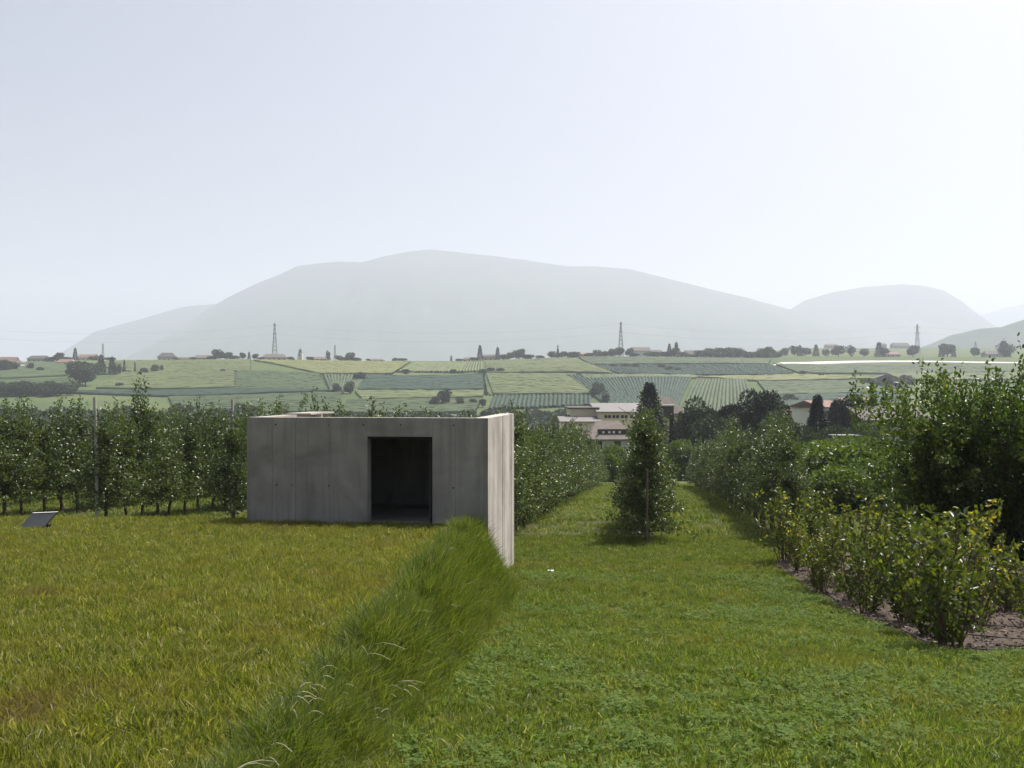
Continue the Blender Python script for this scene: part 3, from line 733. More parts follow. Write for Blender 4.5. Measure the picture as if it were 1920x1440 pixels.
# grass at the foot of the pavilion front and along the row heads
n = 700; t = rng.uniform(-W, -.25, n); off = rng.uniform(.03, .30, n); ca, sa = math.cos(ang), math.sin(ang)
X1 = cx + t * ca + off * sa; Y1 = cy + t * sa - off * ca
X, Y = sample(70000, 25, 95, .62, .54, 2); v = Y + RD * X
# only under and between the orchard rows; long in the aisles
ok = ~in_box(X, Y, .05) & (Y + RD * X > 23) & ~in_bed(X, Y) & (rng.uniform(size=len(X)) < sstep(Y + RD * X + 3 * (fbm(X * .6, Y * .6, 33, 3) - .5), 26, 29.5)); X, Y = X[ok], Y[ok]
X2 = np.concatenate([X, X1]); Y2 = np.concatenate([Y, Y1]); n = len(X2); s = rng.uniform(.7, 1.2, n); s[-len(X1):] *= .55
hz_ = s * (.35 + 1.0 * fbm(X2 * .5, Y2 * .5, 15, 3)) * np.interp(Y2, [26, 31], [.45, 1])
scatter('orchard_grass', np.stack([X2, Y2, terrain(X2, Y2)], 1), rots(n), np.stack([s * 1.3, s * 1.3, hz_], 1), rng.integers(0, 5, n), aisle_src, 'bright longer grass in the orchard aisles and along the pavilion foot', 'grass')

# ------------------------------------------------------------------ distant trees
def clump_crown(name, seed, n, rx, rz, size, mat, lobes=14, z0=.15):
    r = np.random.default_rng(seed); C = r.normal(size=(lobes, 3)); C /= np.linalg.norm(C, axis=1, keepdims=True); C *= r.uniform(.3, .72, (lobes, 1))
    rad = r.uniform(.28, .5, lobes); k = r.integers(0, lobes, n)
    d = r.normal(size=(n, 3)); d /= np.linalg.norm(d, axis=1, keepdims=True)
    P = C[k] + d * (rad[k] * r.uniform(.6, 1.0, n) ** .5)[:, None]
    P = P * np.array([rx, rx, rz]) ; P[:, 2] += rz * (1 + z0)
    me = leaf_mesh(name, P, d + r.normal(0, .5, (n, 3)), r.uniform(.6, 1.3, n) * size, r.uniform(.6, 1.1, n) * size * .8, r.beta(2, 2.4, n), 1, .15, seed)
    me.materials.append(mat); return me
def trunk_mesh(h, rad, mat=None):
    b = MB(); b.tube([(0, 0, -.6), (.02 * h, 0, h * .4), (0, .02 * h, h)], [rad, rad * .75, rad * .3], 7)
    for a in range(4): b.bar((0, 0, h * (.4 + .1 * a)), (math.cos(a * 1.7) * h * .35, math.sin(a * 1.7) * h * .35, h * (.75 + .08 * a)), rad * .4, rad * .12, 5)
    me = b.mesh('trunk'); me.materials.append(M_bark); return me
def conifer_crown(name, seed, H, rad, n, size, mat=None, gappy=.0):
    r = np.random.default_rng(seed); P = []; D = []
    tiers = int(H / (size * 1.6)); 
    for i in range(n):
        t = int(r.uniform(0, tiers)) / tiers + r.normal(0, .03); t = min(max(t, 0), .985)
        R_ = rad * (1 - t) ** .85 * r.uniform(.82, 1.12); a = r.uniform(0, 6.28); a = round(a * 3.5) / 3.5 + r.normal(0, .1) + t * 9; q = r.uniform(.1, 1) ** .6
        P.append((math.cos(a) * R_ * q, math.sin(a) * R_ * q, H * (.06 + .94 * t) - .22 * R_ * q)); D.append((math.cos(a), math.sin(a), -.35 + r.normal(0, .3)))
    P.append((0, 0, H * .97)); D.append((0, 0, 1))
    me = leaf_mesh(name, np.array(P), np.array(D), r.uniform(.7, 1.4, len(P)) * size, r.uniform(.5, .9, len(P)) * size * .6, r.beta(2, 2.4, len(P)), 1, .15, seed)
    me.materials.append(mat or M_con); return me
TR = {  # unit-ish trees, scaled on placing
    'broad': [(('trunk', trunk_mesh(5.5, .28)), ('crown', clump_crown('crown', 40 + k, 1500, 4.2, 4.0, .95, M_far))) for k in range(3)],
    'tallb': [(('trunk', trunk_mesh(7, .28)), ('crown', clump_crown('crown', 50 + k, 1300, 2.6, 5.4, .85, M_far))) for k in range(2)],
    'bush': [(('trunk', trunk_mesh(1.2, .1)), ('crown', clump_crown('crown', 60 + k, 700, 1.9, 1.4, .6, M_far, 9, -.1))) for k in range(2)],
    'conifer': [(('trunk', trunk_mesh(9, .2)), ('crown', conifer_crown('crown', 70 + k, 12, 2.6, 1600, .9))) for k in range(2)],
    'cypress': [(('trunk', trunk_mesh(7, .14)), ('crown', conifer_crown('crown', 80 + k, 11, 1.25, 1300, .7))) for k in range(2)],
    'near_broad': [(('trunk', trunk_mesh(5.5, .28)), ('crown', clump_crown('crown', 90 + k, 9000, 4.2, 4.0, .42, M_far, 20))) for k in range(2)],
    'near_dark': [(('trunk', trunk_mesh(5.5, .28)), ('crown', clump_crown('crown', 95 + k, 9000, 3.6, 4.6, .40, M_con, 18))) for k in range(2)],
    'near_conifer': [(('trunk', trunk_mesh(10, .2)), ('crown', conifer_crown('crown', 110, 13, 2.9, 7000, .48)))],
    'near_cypress': [(('trunk', trunk_mesh(7, .14)), ('crown', conifer_crown('crown', 112, 9, .75, 3500, .36)))],
    'near_bush': [(('trunk', trunk_mesh(1.2, .08)), ('crown', clump_crown('crown', 120 + k, 6000, 1.9, 1.35, .19, M_bush, 14, -.15))) for k in range(2)],
}
HT = {'broad': 8.6, 'tallb': 11.6, 'bush': 2.6, 'conifer': 12.4, 'cypress': 11.2, 'near_broad': 8.6, 'near_dark': 9.8, 'near_conifer': 13.2, 'near_cypress': 9.2, 'near_bush': 2.4}
NAMES = {'broad': 'broadleaf_tree', 'tallb': 'upright_tree', 'bush': 'bush', 'conifer': 'conifer_tree', 'cypress': 'cypress_tree', 'near_broad': 'broadleaf_tree', 'near_dark': 'evergreen_tree', 'near_conifer': 'spruce_tree', 'near_cypress': 'cypress_tree', 'near_bush': 'bush'}
rt_ = random.Random(31)
NEAR = [(90, 'by the lone low barn'), (200, 'by the red-roofed crest farmhouse'), (400, 'by the dark hipped barn'), (500, 'between grey farm shed and wide farmhouse'), (700, 'beside the church'), (870, 'on the bare crest past the church'), (1000, 'around the grey crest house'),
        (1100, 'by the long flat-roofed house'), (1240, 'at the foot of the middle pylon'), (1300, 'beside the dark gabled barn'), (1400, 'in front of the long village house'), (2500, 'at the end of the village')]
def near(px): return next(t for lim, t in NEAR if px < lim)
def tree(kind, px, Y, h_px, label, group=None, wide=1.0, cat='tree'):
    """tree standing on the ground at distance Y, h_px photo pixels tall"""
    x, y, z = at(px, Y); s = h_px / F * Y / HT[kind]
    return place(NAMES[kind], rt_.choice(TR[kind]), (x, y, z), rt_.uniform(0, 6.28), (s * wide, s * wide, s), label, cat, group)
CR = 955   # just behind the crest of the hill
G1, L1 = 'round crest trees', 'small round leafy tree on the hill crest'
for px, hp, w_ in [(110,18,1.2),(410,22,1.1),(427,16,1.2),(455,14,1.),(478,12,1.),(657,17,1.15),(636,12,1.3),(740,8,1.3),(968,18,1.4),(955,16,1.3),(975,20,1.2),(1034,15,1.2),(1058,12,1.3),(1120,15,1.3),(1150,16,1.2),(1162,18,1.1),(1180,17,1.0),(1265,18,1.1),(1310,14,1.3),(1330,20,1.2),(1345,20,1.2),(1365,20,1.3),(1385,20,1.3),(1395,14,1.2),(1430,18,1.2),(1444,22,1.0)]:
    tree('broad', px, CR + rt_.uniform(-4, 12), hp, L1 + ' ' + near(px), G1 + ' ' + near(px), w_)
G2, L2 = 'crest conifers', 'small dark pointed conifer on the hill crest'
for px, hp in [(141,26),(467,16),(846,12),(900,30),(933,26),(1184,16),(1046,18),(1255,26),(1268,30),(1438,16),(1452,14)]:
    tree('conifer', px, CR + rt_.uniform(-4, 10), hp + 1, L2 + ' ' + near(px), G2 + ' ' + near(px), .9)
for px, hp in [(88,6),(100,8),(124,7),(176,8),(205,7),(330,5),(362,6),(398,8),(440,8),(488,6),(545,5),(580,6),(645,7),(668,6),(690,5),(752,5),(860,5),(890,7),(945,9),(990,8),(1012,6),(1048,7),(1075,8),(1105,7),(1136,9),(1190,6),(1222,8),(1248,10),(1280,9),(1292,7),(1320,10),(1352,12),(1376,9),(1402,11),(1418,9),(1436,10),(1456,9)]:
    tree('bush', px, CR + rt_.uniform(-8, 6), hp * rt_.uniform(.8, 1.3), 'low hedge-like bush on the hill crest ' + near(px), 'low crest bushes ' + near(px), rt_.uniform(1.2, 2.4), 'bush')
tree('tallb', 615, CR, 20, 'upright tree beside a thin mast on the hill crest', None, 1.0)
G3, L3 = 'trees along the plateau edge', 'dark tree on the plateau behind the pale retaining edge'
for px, hp, Y, kd in [(1490,16,1080,'broad'),(1500,18,1090,'conifer'),(1530,20,1080,'conifer'),(1548,10,1070,'broad'),(1572,19,1060,'broad'),(1596,19,1060,'tallb'),(1620,12,1060,'broad'),(1648,26,1050,'conifer'),(1658,14,1052,'broad'),(1712,20,1050,'broad'),(1765,20,1050,'conifer'),(1776,22,1052,'broad'),(1788,18,1050,'conifer'),(1828,14,1050,'broad'),(1882,30,1050,'conifer'),(1888,24,1050,'broad'),(1470,12,1085,'broad'),(1510,12,1085,'broad')]:
    tree(kd, px, Y, hp + 4, ('dark conifer ' if kd == 'conifer' else 'dark leafy tree ') + ('near the village end ' if px < 1560 else 'by the orange tiled house ' if px < 1730 else 'by the last plateau farm ') + 'behind the pale retaining wall', 'plateau ' + ('conifers' if kd == 'conifer' else 'leafy trees') + (' near the village' if px < 1560 else ' by the orange house' if px < 1730 else ' by the last farm'), 1.1 * rt_.uniform(.8, 1.5))
G4, L4 = 'dark trees below the crest', 'dark tree on the slope beneath the farmstead and cypresses'
for px, py, hp, kd in [(150,722,46,'broad'),(160,724,40,'broad'),(135,700,24,'broad'),(175,704,24,'broad'),(190,702,40,'conifer'),(185,703,26,'broad'),(210,702,36,'conifer'),(218,702,22,'broad'),(270,702,12,'bush'),(290,700,17,'broad'),(303,698,15,'tallb'),(57,694,14,'broad'),(75,698,10,'bush'),(10,697,22,'broad'),(25,696,20,'broad'),(0,698,26,'broad')]:
    q4 = ('under the red-roofed barn' if px < 165 else 'beside the cypresses') if px > 100 else 'around the hill edge farmhouse'
    k4 = 'pointed conifer' if kd == 'conifer' else 'dark round tree'
    tree(kd, px, gp(px, py)[1], hp, f'{k4} on the slope {q4}', f'{k4}s {q4}')
for px, py, hp in [(225,700,20),(233,700,27),(253,700,22)]:
    tree('cypress', px, gp(px, py)[1], hp, 'slim dark cypress below the hill crest', 'slim cypresses', .75)
G5, L5 = 'bushes between the vineyards', 'lone dark bush between vineyard plots on the hillside'
for px, py, hp, kd in [(225,727,9,'bush'),(675,714,16,'bush'),(418,699,7,'bush'),(762,701,9,'bush'),(850,700,8,'bush'),(905,702,10,'bush'),(920,699,10,'bush'),(938,699,9,'bush'),(1085,705,6,'bush'),(1505,705,10,'bush'),(1540,707,7,'bush'),(1150,690,8,'bush'),(1172,690,9,'bush'),(1190,690,9,'bush'),(1240,692,9,'bush'),(1255,696,9,'bush'),(1270,697,8,'bush')]:
    tree(kd, px, gp(px, py)[1], hp, L5, G5, 1.2, 'bush')
G6, L6 = 'pair of trees by the field hut', 'leafy tree beside the small pink-roofed field hut'
for px, py, hp in [(632,738,20),(655,738,24)]: tree('broad', px, gp(px, py)[1], hp, L6, G6, .9)
G7, L7 = 'trees in the lower vineyards', 'dark round tree at the lower edge of the vineyards above the pavilion roof'
for px, py, hp in [(834,760,30),(815,762,20),(862,762,18),(888,760,14),(905,764,16),(1122,742,26),(1115,744,22)]: tree('broad', px, gp(px, py)[1], hp, L7, G7)
tree('tallb', 1135, gp(1135, 764)[1], 32, 'rounded greyish tree between orchard plots above the cream winery', None, 1.3)
for px, py, hp in [(1618,722,12),(1632,722,14),(1665,728,20),(1680,728,18),(1700,726,24),(1650,724,14)]:
    tree('broad', px, gp(px, py)[1], hp, 'bushy tree around the lone pale hillside house', 'trees round the hillside house', 1.2)
for px, py, hp in [(1478,752,14),(1470,754,10),(1490,754,9)]:
    tree('bush', px, gp(px, py)[1], hp, 'dark bush in the green field behind the evergreens', 'bushes in the green field', 1.1, 'bush')

# nearer belt of trees, around the houses in the hollow
def base_tree(kind, px, Y, top_py, label, group=None, wide=1.0, cat='tree'):
    x, y, z = at(px, Y); hp = ((HZ - top_py) / F * Y - z) / Y * F
    return tree(kind, px, Y, hp, label, group, wide, cat)
base_tree('near_conifer', 1218, 170, 712, 'tall dark spruce rising behind the lone apple tree', None, 1.35)
base_tree('near_cypress', 1260, 165, 772, 'slim black cypress against the cream tower house wall', 'cypresses at the tower house', .9)
base_tree('near_cypress', 1276, 165, 768, 'slim black cypress against the cream tower house wall', 'cypresses at the tower house', .9)
GB, LB = 'dark evergreens in the hollow', 'dark evergreen tree in the clump beyond the orchard, in the hollow'
for px, Y, py, w_ in [(1428,150,724,.85),(1408,155,735,.8),(1440,152,742,.8),(1385,160,748,.9),(1370,160,762,.8),(1345,165,764,.8),(1580,165,738,.75),(1598,165,742,.75),(1562,168,752,.6)]:
    base_tree('near_dark', px, Y, py, LB, GB, w_)
GC, LC = 'leafy trees in the hollow', 'mid green leafy tree among the evergreens in the hollow beyond the orchard'
for px, Y, py, w_ in [(1310,160,752,.9),(1330,165,758,1.),(1295,170,778,.8),(1335,150,768,.9),(1455,140,776,1.),(1480,140,786,1.),(1500,150,790,.9),(1450,130,790,.8),(1545,130,800,.7),(1570,125,786,.9),(1600,125,792,.9),(1625,130,786,1.),(1640,120,800,.8),(1520,120,806,.8)]:
    base_tree('near_broad', px, Y, py, LC, GC, w_ * .85)
base_tree('near_conifer', 1533, 135, 736, 'ragged dark spruce in front of the white-walled house', None, 1.1)
base_tree('near_conifer', 1636, 180, 736, 'flat-topped dark conifer between the tiled roofs', None, .9)
for px, Y, py in [(1560,50,836),(1590,52,832),(1620,50,838),(1650,52,836),(1535,54,840),(1575,42,880),(1600,43,868),(1630,44,884),(1545,60,835),(1610,60,828),(1640,58,830),(1675,50,850)]:
    base_tree('near_bush', px, Y, py, 'bright green bush beside the right-hand end of the apple row', 'bright bushes past the apple row', 1.15, 'bush')
for px, Y, py in [(1138,110,838),(1150,112,845),(1128,118,848),(1290,120,830),(1272,122,836)]:
    base_tree('near_bush', px, Y, py, 'light green bush at the bottom of the orchard aisle by the chalet', 'bushes at the aisle end', .9, 'bush')
base_tree('near_broad', 1068, 215, 770, 'pale green leafy tree at the corner of the cream winery', None, .8)

# woods that read as one mass
def wood(name, label, pxr, Yr, n, sc_, src):
    px = rng.uniform(*pxr, n); Y = rng.uniform(*Yr, n); X = (px - 960) / F * Y
    s = rng.uniform(*sc_, n)
    scatter(name, np.stack([X, Y, terrain(X, Y) - .3], 1), rots(n, .05), np.stack([s * 1.1, s * 1.1, s], 1), rng.integers(0, len(src), n), src, label, 'woodland')
crowns = [c_[1][1] for c_ in TR['broad']]
wood('woodland', 'dense dark wood along the foot of the hillside behind the apple rows', (-120, 470), (395, 455), 260, (1.05, 1.75), crowns)
wood('woodland', 'thicket belt in the dip between lower vineyards and the winery', (600, 1120), (432, 480), 150, (.7, 1.2), crowns)
wood('woodland', 'hedgerow trees along the left hillside terrace', (-40, 140), (610, 640), 60, (.5, 1.1), crowns)
wood('woodland', 'scrub and garden trees behind the houses in the hollow', (1280, 1720), (215, 330), 130, (.6, 1.0), crowns)

# ------------------------------------------------------------------ vineyards and orchard plots on the hillside
def plot_mat(name, c):
    return leaf_mat(name, [(0, tuple(x * .7 for x in c)), (.5, c), (1, tuple(x * 1.35 for x in c))], .75, .2, .12, [(.5, .7, tuple(x * 1.35 for x in c), .7), (.30, .42, c, .0)], .03)
PM = {'light': plot_mat('vine_light', (.108, .135, .052)), 'mid': plot_mat('vine_mid', (.062, .090, .038)), 'dark': plot_mat('orchard_dark', (.026, .054, .032)), 'yellow': plot_mat('vine_yellow', (.14, .155, .055))}
def plot(name, corners, kind, across, label, spacing=2.6, h=1.7, wd=.85):
    if not across: wd = 1.0
    P = [np.array(gp(*c_)) for c_ in corners]           # tl, tr, br, bl on the ground
    wdt = max(np.linalg.norm(P[1] - P[0]), np.linalg.norm(P[2] - P[3])); dep = max(np.linalg.norm(P[3] - P[0]), np.linalg.norm(P[2] - P[1]))
    nr = max(2, int((dep if across else wdt) / spacing)); ns = max(2, int((wdt if across else dep) / 5))
    a = (np.arange(nr) + .5) / nr; t = np.linspace(0, 1, ns + 1)
    A, T_ = np.meshgrid(a, t, indexing='ij'); U, V_ = (T_, A) if across else (A, T_)
    XY = (P[0] * ((1-U)*(1-V_))[..., None] + P[1] * (U*(1-V_))[..., None] + P[2] * (U*V_)[..., None] + P[3] * ((1-U)*V_)[..., None])
    d = np.gradient(XY, axis=1); d /= np.linalg.norm(d, axis=2, keepdims=True) + 1e-9; nrm = np.stack([-d[..., 1], d[..., 0]], -1)
    z = terrain(XY[..., 0], XY[..., 1]); rs = np.random.default_rng(int(corners[0][0]) + int(corners[0][1]) * 7)
    hh = h * rs.uniform(.75, 1.2, z.shape); ww = wd * rs.uniform(.8, 1.2, z.shape)
    def vv(side, hf): return np.concatenate([XY + nrm * (ww * side)[..., None], (z + hf)[..., None]], -1)
    V5 = np.stack([vv(-.8, -.3), vv(-1, hh * .7), vv(0, hh), vv(1, hh * .7), vv(.8, -.3)], 2)   # nr, ns+1, 5, 3
    i5 = np.arange(nr * (ns + 1) * 5).reshape(nr, ns + 1, 5)
    Fq = np.stack([i5[:, :-1, :-1], i5[:, 1:, :-1], i5[:, 1:, 1:], i5[:, :-1, 1:]], -1).reshape(-1, 4)
    me = mesh_np(name, V5.reshape(-1, 3), [Fq]); set_attr(me, 'tint', np.repeat(rs.beta(2, 2, (nr, 1)) * .5 + rs.uniform(0, .5, (nr, ns + 1)), 5, 1).ravel())
    tag(link(name, me, PM[kind]), label, 'vineyard' if name == 'vineyard' else 'orchard', kind='stuff')
for nm, cs, kd, ac, lab in [
    ('vineyard', [(140,679),(470,676),(470,697),(250,700)], 'light', True, 'light green vineyard under the crest farmhouses'),
    ('vineyard', [(475,677),(770,680),(735,702),(600,702)], 'yellow', True, 'bright yellow-green vineyard under the church tower'),
    ('vineyard', [(785,681),(905,681),(905,698),(745,698)], 'light', False, 'small vineyard with clear downhill rows on the crest'),
    ('vineyard', [(910,679),(1080,674),(1150,702),(912,701)], 'light', True, 'light vineyard between crest conifers and pylon'),
    ('vineyard', [(1085,672),(1445,676),(1440,684),(1110,685)], 'mid', True, 'thin green vineyard strip below the village roofs'),
    ('orchard', [(1105,687),(1440,686),(1490,703),(1165,703)], 'dark', False, 'dark blue-green orchard below the village'),
    ('vineyard', [(235,700),(440,697),(440,728),(180,730)], 'light', True, 'broad light vineyard to the side of the cypresses'),
    ('vineyard', [(445,697),(598,703),(615,733),(440,733)], 'mid', True, 'mid green vineyard beneath the yellow-green one'),
    ('orchard', [(60,737),(440,731),(620,735),(310,745)], 'dark', True, 'long dark orchard strip across the hillside'),
    ('vineyard', [(605,704),(690,706),(660,735),(620,735)], 'mid', False, 'small vineyard next to the field hut'),
    ('orchard', [(690,706),(905,704),(908,732),(670,733)], 'dark', True, 'dark green orchard block in the middle of the hillside'),
    ('vineyard', [(912,703),(1060,704),(1112,741),(925,741)], 'light', True, 'light wedge-shaped vineyard above the winery'),
    ('vineyard', [(315,747),(640,739),(640,775),(330,775)], 'mid', True, 'mid green field of vines behind the apple rows'),
    ('vineyard', [(665,736),(908,735),(905,746),(680,752)], 'light', True, 'light strip of vines below the dark orchard block'),
    ('vineyard', [(650,754),(905,750),(890,776),(640,778)], 'mid', True, 'mid green vineyard right above the pavilion roof'),
    ('orchard', [(925,744),(1110,744),(1110,762),(915,770)], 'dark', False, 'dark orchard above the winery corner'),
    ('orchard', [(1065,706),(1300,707),(1270,765),(1140,765)], 'dark', False, 'dark orchard rising behind the spruce'),
    ('vineyard', [(1090,708),(1300,706),(1310,711),(1105,713)], 'light', True, 'thin light strip between dark orchards'),
    ('orchard', [(1305,714),(1400,712),(1420,790),(1275,775)], 'mid', False, 'orchard with clear slanting rows behind the evergreens'),
    ('vineyard', [(1300,708),(1500,704),(1640,712),(1420,716)], 'yellow', True, 'light green strip beneath the white-roofed shed'),
    ('vineyard', [(1450,684),(1900,686),(1900,699),(1500,702)], 'mid', True, 'green vineyard under the pale retaining edge'),
    ('vineyard', [(1660,702),(1930,700),(1930,712),(1690,714)], 'light', True, 'light vineyard behind the fruit tree tops'),
    ('vineyard', [(1420,718),(1600,716),(1680,736),(1440,742)], 'mid', True, 'green field of vines below the light strip'),
    ('vineyard', [(1440,744),(1690,738),(1690,760),(1450,768)], 'dark', True, 'dark vines behind the tiled roofs'),
    ('vineyard', [(0,684),(120,682),(125,706),(0,712)], 'mid', True, 'green vineyard beside the roofs at the hill edge'),
    ('vineyard', [(0,716),(130,712),(130,726),(0,728)], 'mid', True, 'green vineyard above the hedgerow trees'),
]:
    plot(nm, cs, kd, ac, lab)
for pts, lab in [([(575,694),(600,702),(612,705),(730,705),(740,698),(790,684)], 'dark hedge round the bright yellow-green vineyard'),
                 ([(742,699),(800,699),(905,700)], 'dark hedge under the small downhill-row vineyard'), ([(905,704),(912,742),(1000,742),(1105,742)], 'dark hedge round the light wedge-shaped vineyard'),
                 ([(950,703),(1060,704),(1115,742)], 'hedge dividing the light vineyard from dark orchard'), ([(445,733),(640,735)], 'dark hedge under the mid green vineyard'),
                 ([(1105,686),(1440,685),(1490,704)], 'hedge along the top of the dark orchard'), ([(1450,706),(1560,706),(1640,714)], 'hedge across the field near the lone hillside house')]:
    P = []
    for (a_, b_) in zip(pts[:-1], pts[1:]):
        A = np.array(gp(*a_)); B = np.array(gp(*b_)); n = max(2, int(np.linalg.norm(B - A) / 1.8))
        P += [A + (B - A) * t for t in np.linspace(0, 1, n, endpoint=False)]
    P = np.array(P) + rng.normal(0, .4, (len(P), 2)); P = P[rng.uniform(size=len(P)) > .3]; n = len(P); s = rng.uniform(.22, .75, n)
    bc = [c_[1][1] for c_ in TR['bush']]
    scatter('hedge', np.stack([P[:, 0], P[:, 1], terrain(P[:, 0], P[:, 1]) - .2], 1), rots(n, .05), np.stack([s, s, s], 1), rng.integers(0, 2, n), bc, lab, 'hedge')
# pale retaining edge of the plateau road
wx = np.linspace(1448, 2050, 90); wy = np.interp(wx, [1448, 1500, 1540, 1580, 1660, 1750, 1850, 2050], [683, 683, 682.5, 680, 678, 677.5, 678.5, 680])
G = np.array([gp(a_, b_ + 3) for a_, b_ in zip(wx, wy)])
G[:, 1] = np.convolve(np.pad(G[:, 1], 4, 'edge'), np.ones(9) / 9, 'valid'); G[:, 0] = (wx - 960) / F * G[:, 1]
hh = np.interp(wx, [1448, 1470, 1540, 1650, 1800, 2050], [.5, 3.2, 3.4, 2.4, 1.6, 1.2])
V = []
for (gx, gy), h_ in zip(G, hh):
    z = tz(gx, gy); V += [(gx, gy - .3, z - .5), (gx, gy + 1.9 * h_, z + h_), (gx, gy + 2.5 * h_ + .6, z + h_ + .05), (gx, gy + 2.5 * h_ + .6, z - .5)]
i4 = np.arange(len(V)).reshape(-1, 4)
Fq = np.concatenate([np.stack([i4[:-1, a_], i4[1:, a_], i4[1:, (a_+1) % 4], i4[:-1, (a_+1) % 4]], -1) for a_ in range(4)])
tag(link('retaining_wall', mesh_np('retaining_wall', V, [Fq[:, ::-1]]), M_road), 'long low pale retaining wall curving along the plateau edge', 'wall')

# ------------------------------------------------------------------ buildings
def house(name, label, loc, w_, d_, h_, roof_h, yaw, wall, roof, hip=0.0, over=.6, wins=(), cat='house', group=None, ridge_x=True):
    """w_ along local x, d_ along local y (front faces -y); eaves at h_; windows: (x, z, w, h) on the front"""
    e = empty(name, loc, yaw); tag(e, label, cat, group)
    b = MB(); b.box(-w_/2, w_/2, 0, d_, -3, h_)
    if hip == 0:
        if ridge_x: b.add([(-w_/2, 0, h_), (-w_/2, d_, h_), (-w_/2, d_/2, h_ + roof_h - .1), (w_/2, 0, h_), (w_/2, d_, h_), (w_/2, d_/2, h_ + roof_h - .1)], [(0, 2, 1), (3, 4, 5)])
        else: b.add([(-w_/2, 0, h_), (w_/2, 0, h_), (0, 0, h_ + roof_h - .1), (-w_/2, d_, h_), (w_/2, d_, h_), (0, d_, h_ + roof_h - .1)], [(0, 1, 2), (3, 5, 4)])
    wl = b.build('wall', wall, e)
    b = MB(); o = over; t = .22
    if ridge_x:
        hx = w_/2 + o - hip; top = [(-hx, d_/2, h_ + roof_h), (hx, d_/2, h_ + roof_h)]
        low = [(-w_/2 - o, -o, h_ - .1), (w_/2 + o, -o, h_ - .1), (w_/2 + o, d_ + o, h_ - .1), (-w_/2 - o, d_ + o, h_ - .1)]
        fs = [(0, 1, 5, 4), (2, 3, 4, 5), (3, 0, 4), (1, 2, 5)]
    else:
        hy = o; top = [(0, -o + hip, h_ + roof_h), (0, d_ + o - hip, h_ + roof_h)]
        low = [(-w_/2 - o, -o, h_ - .1), (w_/2 + o, -o, h_ - .1), (w_/2 + o, d_ + o, h_ - .1), (-w_/2 - o, d_ + o, h_ - .1)]
        fs = [(0, 1, 4), (1, 2, 5, 4), (2, 3, 5), (3, 0, 4, 5)]
    up = low + top; dn = [(p_[0], p_[1], p_[2] - t) for p_ in up]
    b.add(up + dn, fs + [tuple(q + 6 for q in f[::-1]) for f in fs] + [(0, 6, 7, 1), (1, 7, 8, 2), (2, 8, 9, 3), (3, 9, 6, 0)])
    b.build('roof', roof, e)
    for (x_, z_, a_, c_) in wins:
        MB().box(x_ - a_/2, x_ + a_/2, -.04, .05, z_, z_ + c_).build('window', M_glass, wl)
    return e
def wrow(n, w_, z, a=1.1, c=1.3): return [(w_ * ((k + .5) / n - .5), z, a, c) for k in range(n)]
# crest farmhouses: (px, width px, eaves height px, roof px, wall, roof material, label, hip)
CH = [(68,38,6,6,M_gwall,M_roofd,'low long dark-roofed barn alone on the hill crest',2),(160,34,8,6,M_wwall,M_roofr,'red-roofed white farmhouse beside a pointed conifer on the crest',0),(312,32,8,8,M_gwall,M_roofd,'dark hipped barn with an annexe on the crest',4),
      (342,34,5,3,M_gwall,M_roofb,'low annexe joined to the dark hipped barn on the crest',0),(382,30,6,5,M_gwall,M_roofb,'grey farm shed beside crest bushes',0),(514,46,6,6,M_gwall,M_roofb,'wide farmhouse at the foot of the tall pylon',4),(595,40,4,4,M_cream,M_roofb,'low house beside the church tower',0),
      (705,30,3,3,M_gwall,M_roofb,'roof just showing over the crest, past the round trees',3),(880,26,4,4,M_gwall,M_roofb,'grey roof beside the tallest crest conifer',3),(920,30,8,4,M_gwall,M_roofd,'grey house between two crest conifers',0),(1090,50,7,3,M_gwall,M_roofr,'long flat-roofed pinkish house below the pylon',0),
      (1203,34,12,7,M_wwall,M_roofb,'tall brown-roofed house next to the middle pylon',0),(1232,26,8,6,M_gwall,M_roofd,'brown barn joined to the tall house',3),(1297,20,6,8,M_wood,M_roofd,'dark gabled barn among village trees',0),(1360,60,9,3,M_gwall,M_roofr,'long village house with a red ridge',0),(1410,30,7,5,M_cream,M_roofr,'red-roofed village house in the middle of the trees',0),
      (1422,22,4,4,M_wwall,M_roofr,'small red roof in front of the village trees',0),(1442,16,13,2,M_gwall,M_roofg,'tall grey block at the end of the village',0)]
for (px, wp, ep, rp, wm, rm, lab, hip) in CH:
    Y = CR + 14 + rt_.uniform(0, 8); s = Y / F; x, y, z = at(px, Y)
    house('farmhouse', lab, (x, y, (HZ - np.interp(px, CREST_X, CREST_Y)) / F * 950 - .5), wp * s, 9, ep * s + .5, rp * s, rt_.uniform(-.25, .25), wm, rm, hip, .7, wrow(max(2, int(wp * s / 4)), wp * s, ep * s * .35))
for (px, py, wp, ep, rp, wm, rm, lab, hip) in [(8,690,40,12,9,M_gwall,M_roofr,'red-roofed farmhouse half hidden by dark trees at the hill edge',0),(28,690,22,10,5,M_wwall,M_roofb,'white-walled wing of the red-roofed hill edge farmhouse',3),(120,684,34,5,6,M_gwall,M_roofr,'red-roofed barn below the crest farmhouse',3),
                                               (1660,722,38,13,7,M_gwall,M_roofb,'lone pale hillside house among bushes',0),(638,738,9,3,3,M_wwall,M_roofr,'tiny pink-roofed field hut between two trees',0)]:
    x, y = gp(px, py); s = y / F
    house('farmhouse' if wp > 10 else 'field_hut', lab, (x, y, tz(x, y)), wp * s, 8 if wp > 10 else 3, ep * s, rp * s, rt_.uniform(-.2, .2), wm, rm, hip, .6, wrow(3, wp * s, ep * s * .4), 'house' if wp > 10 else 'hut', None, px != 1660)
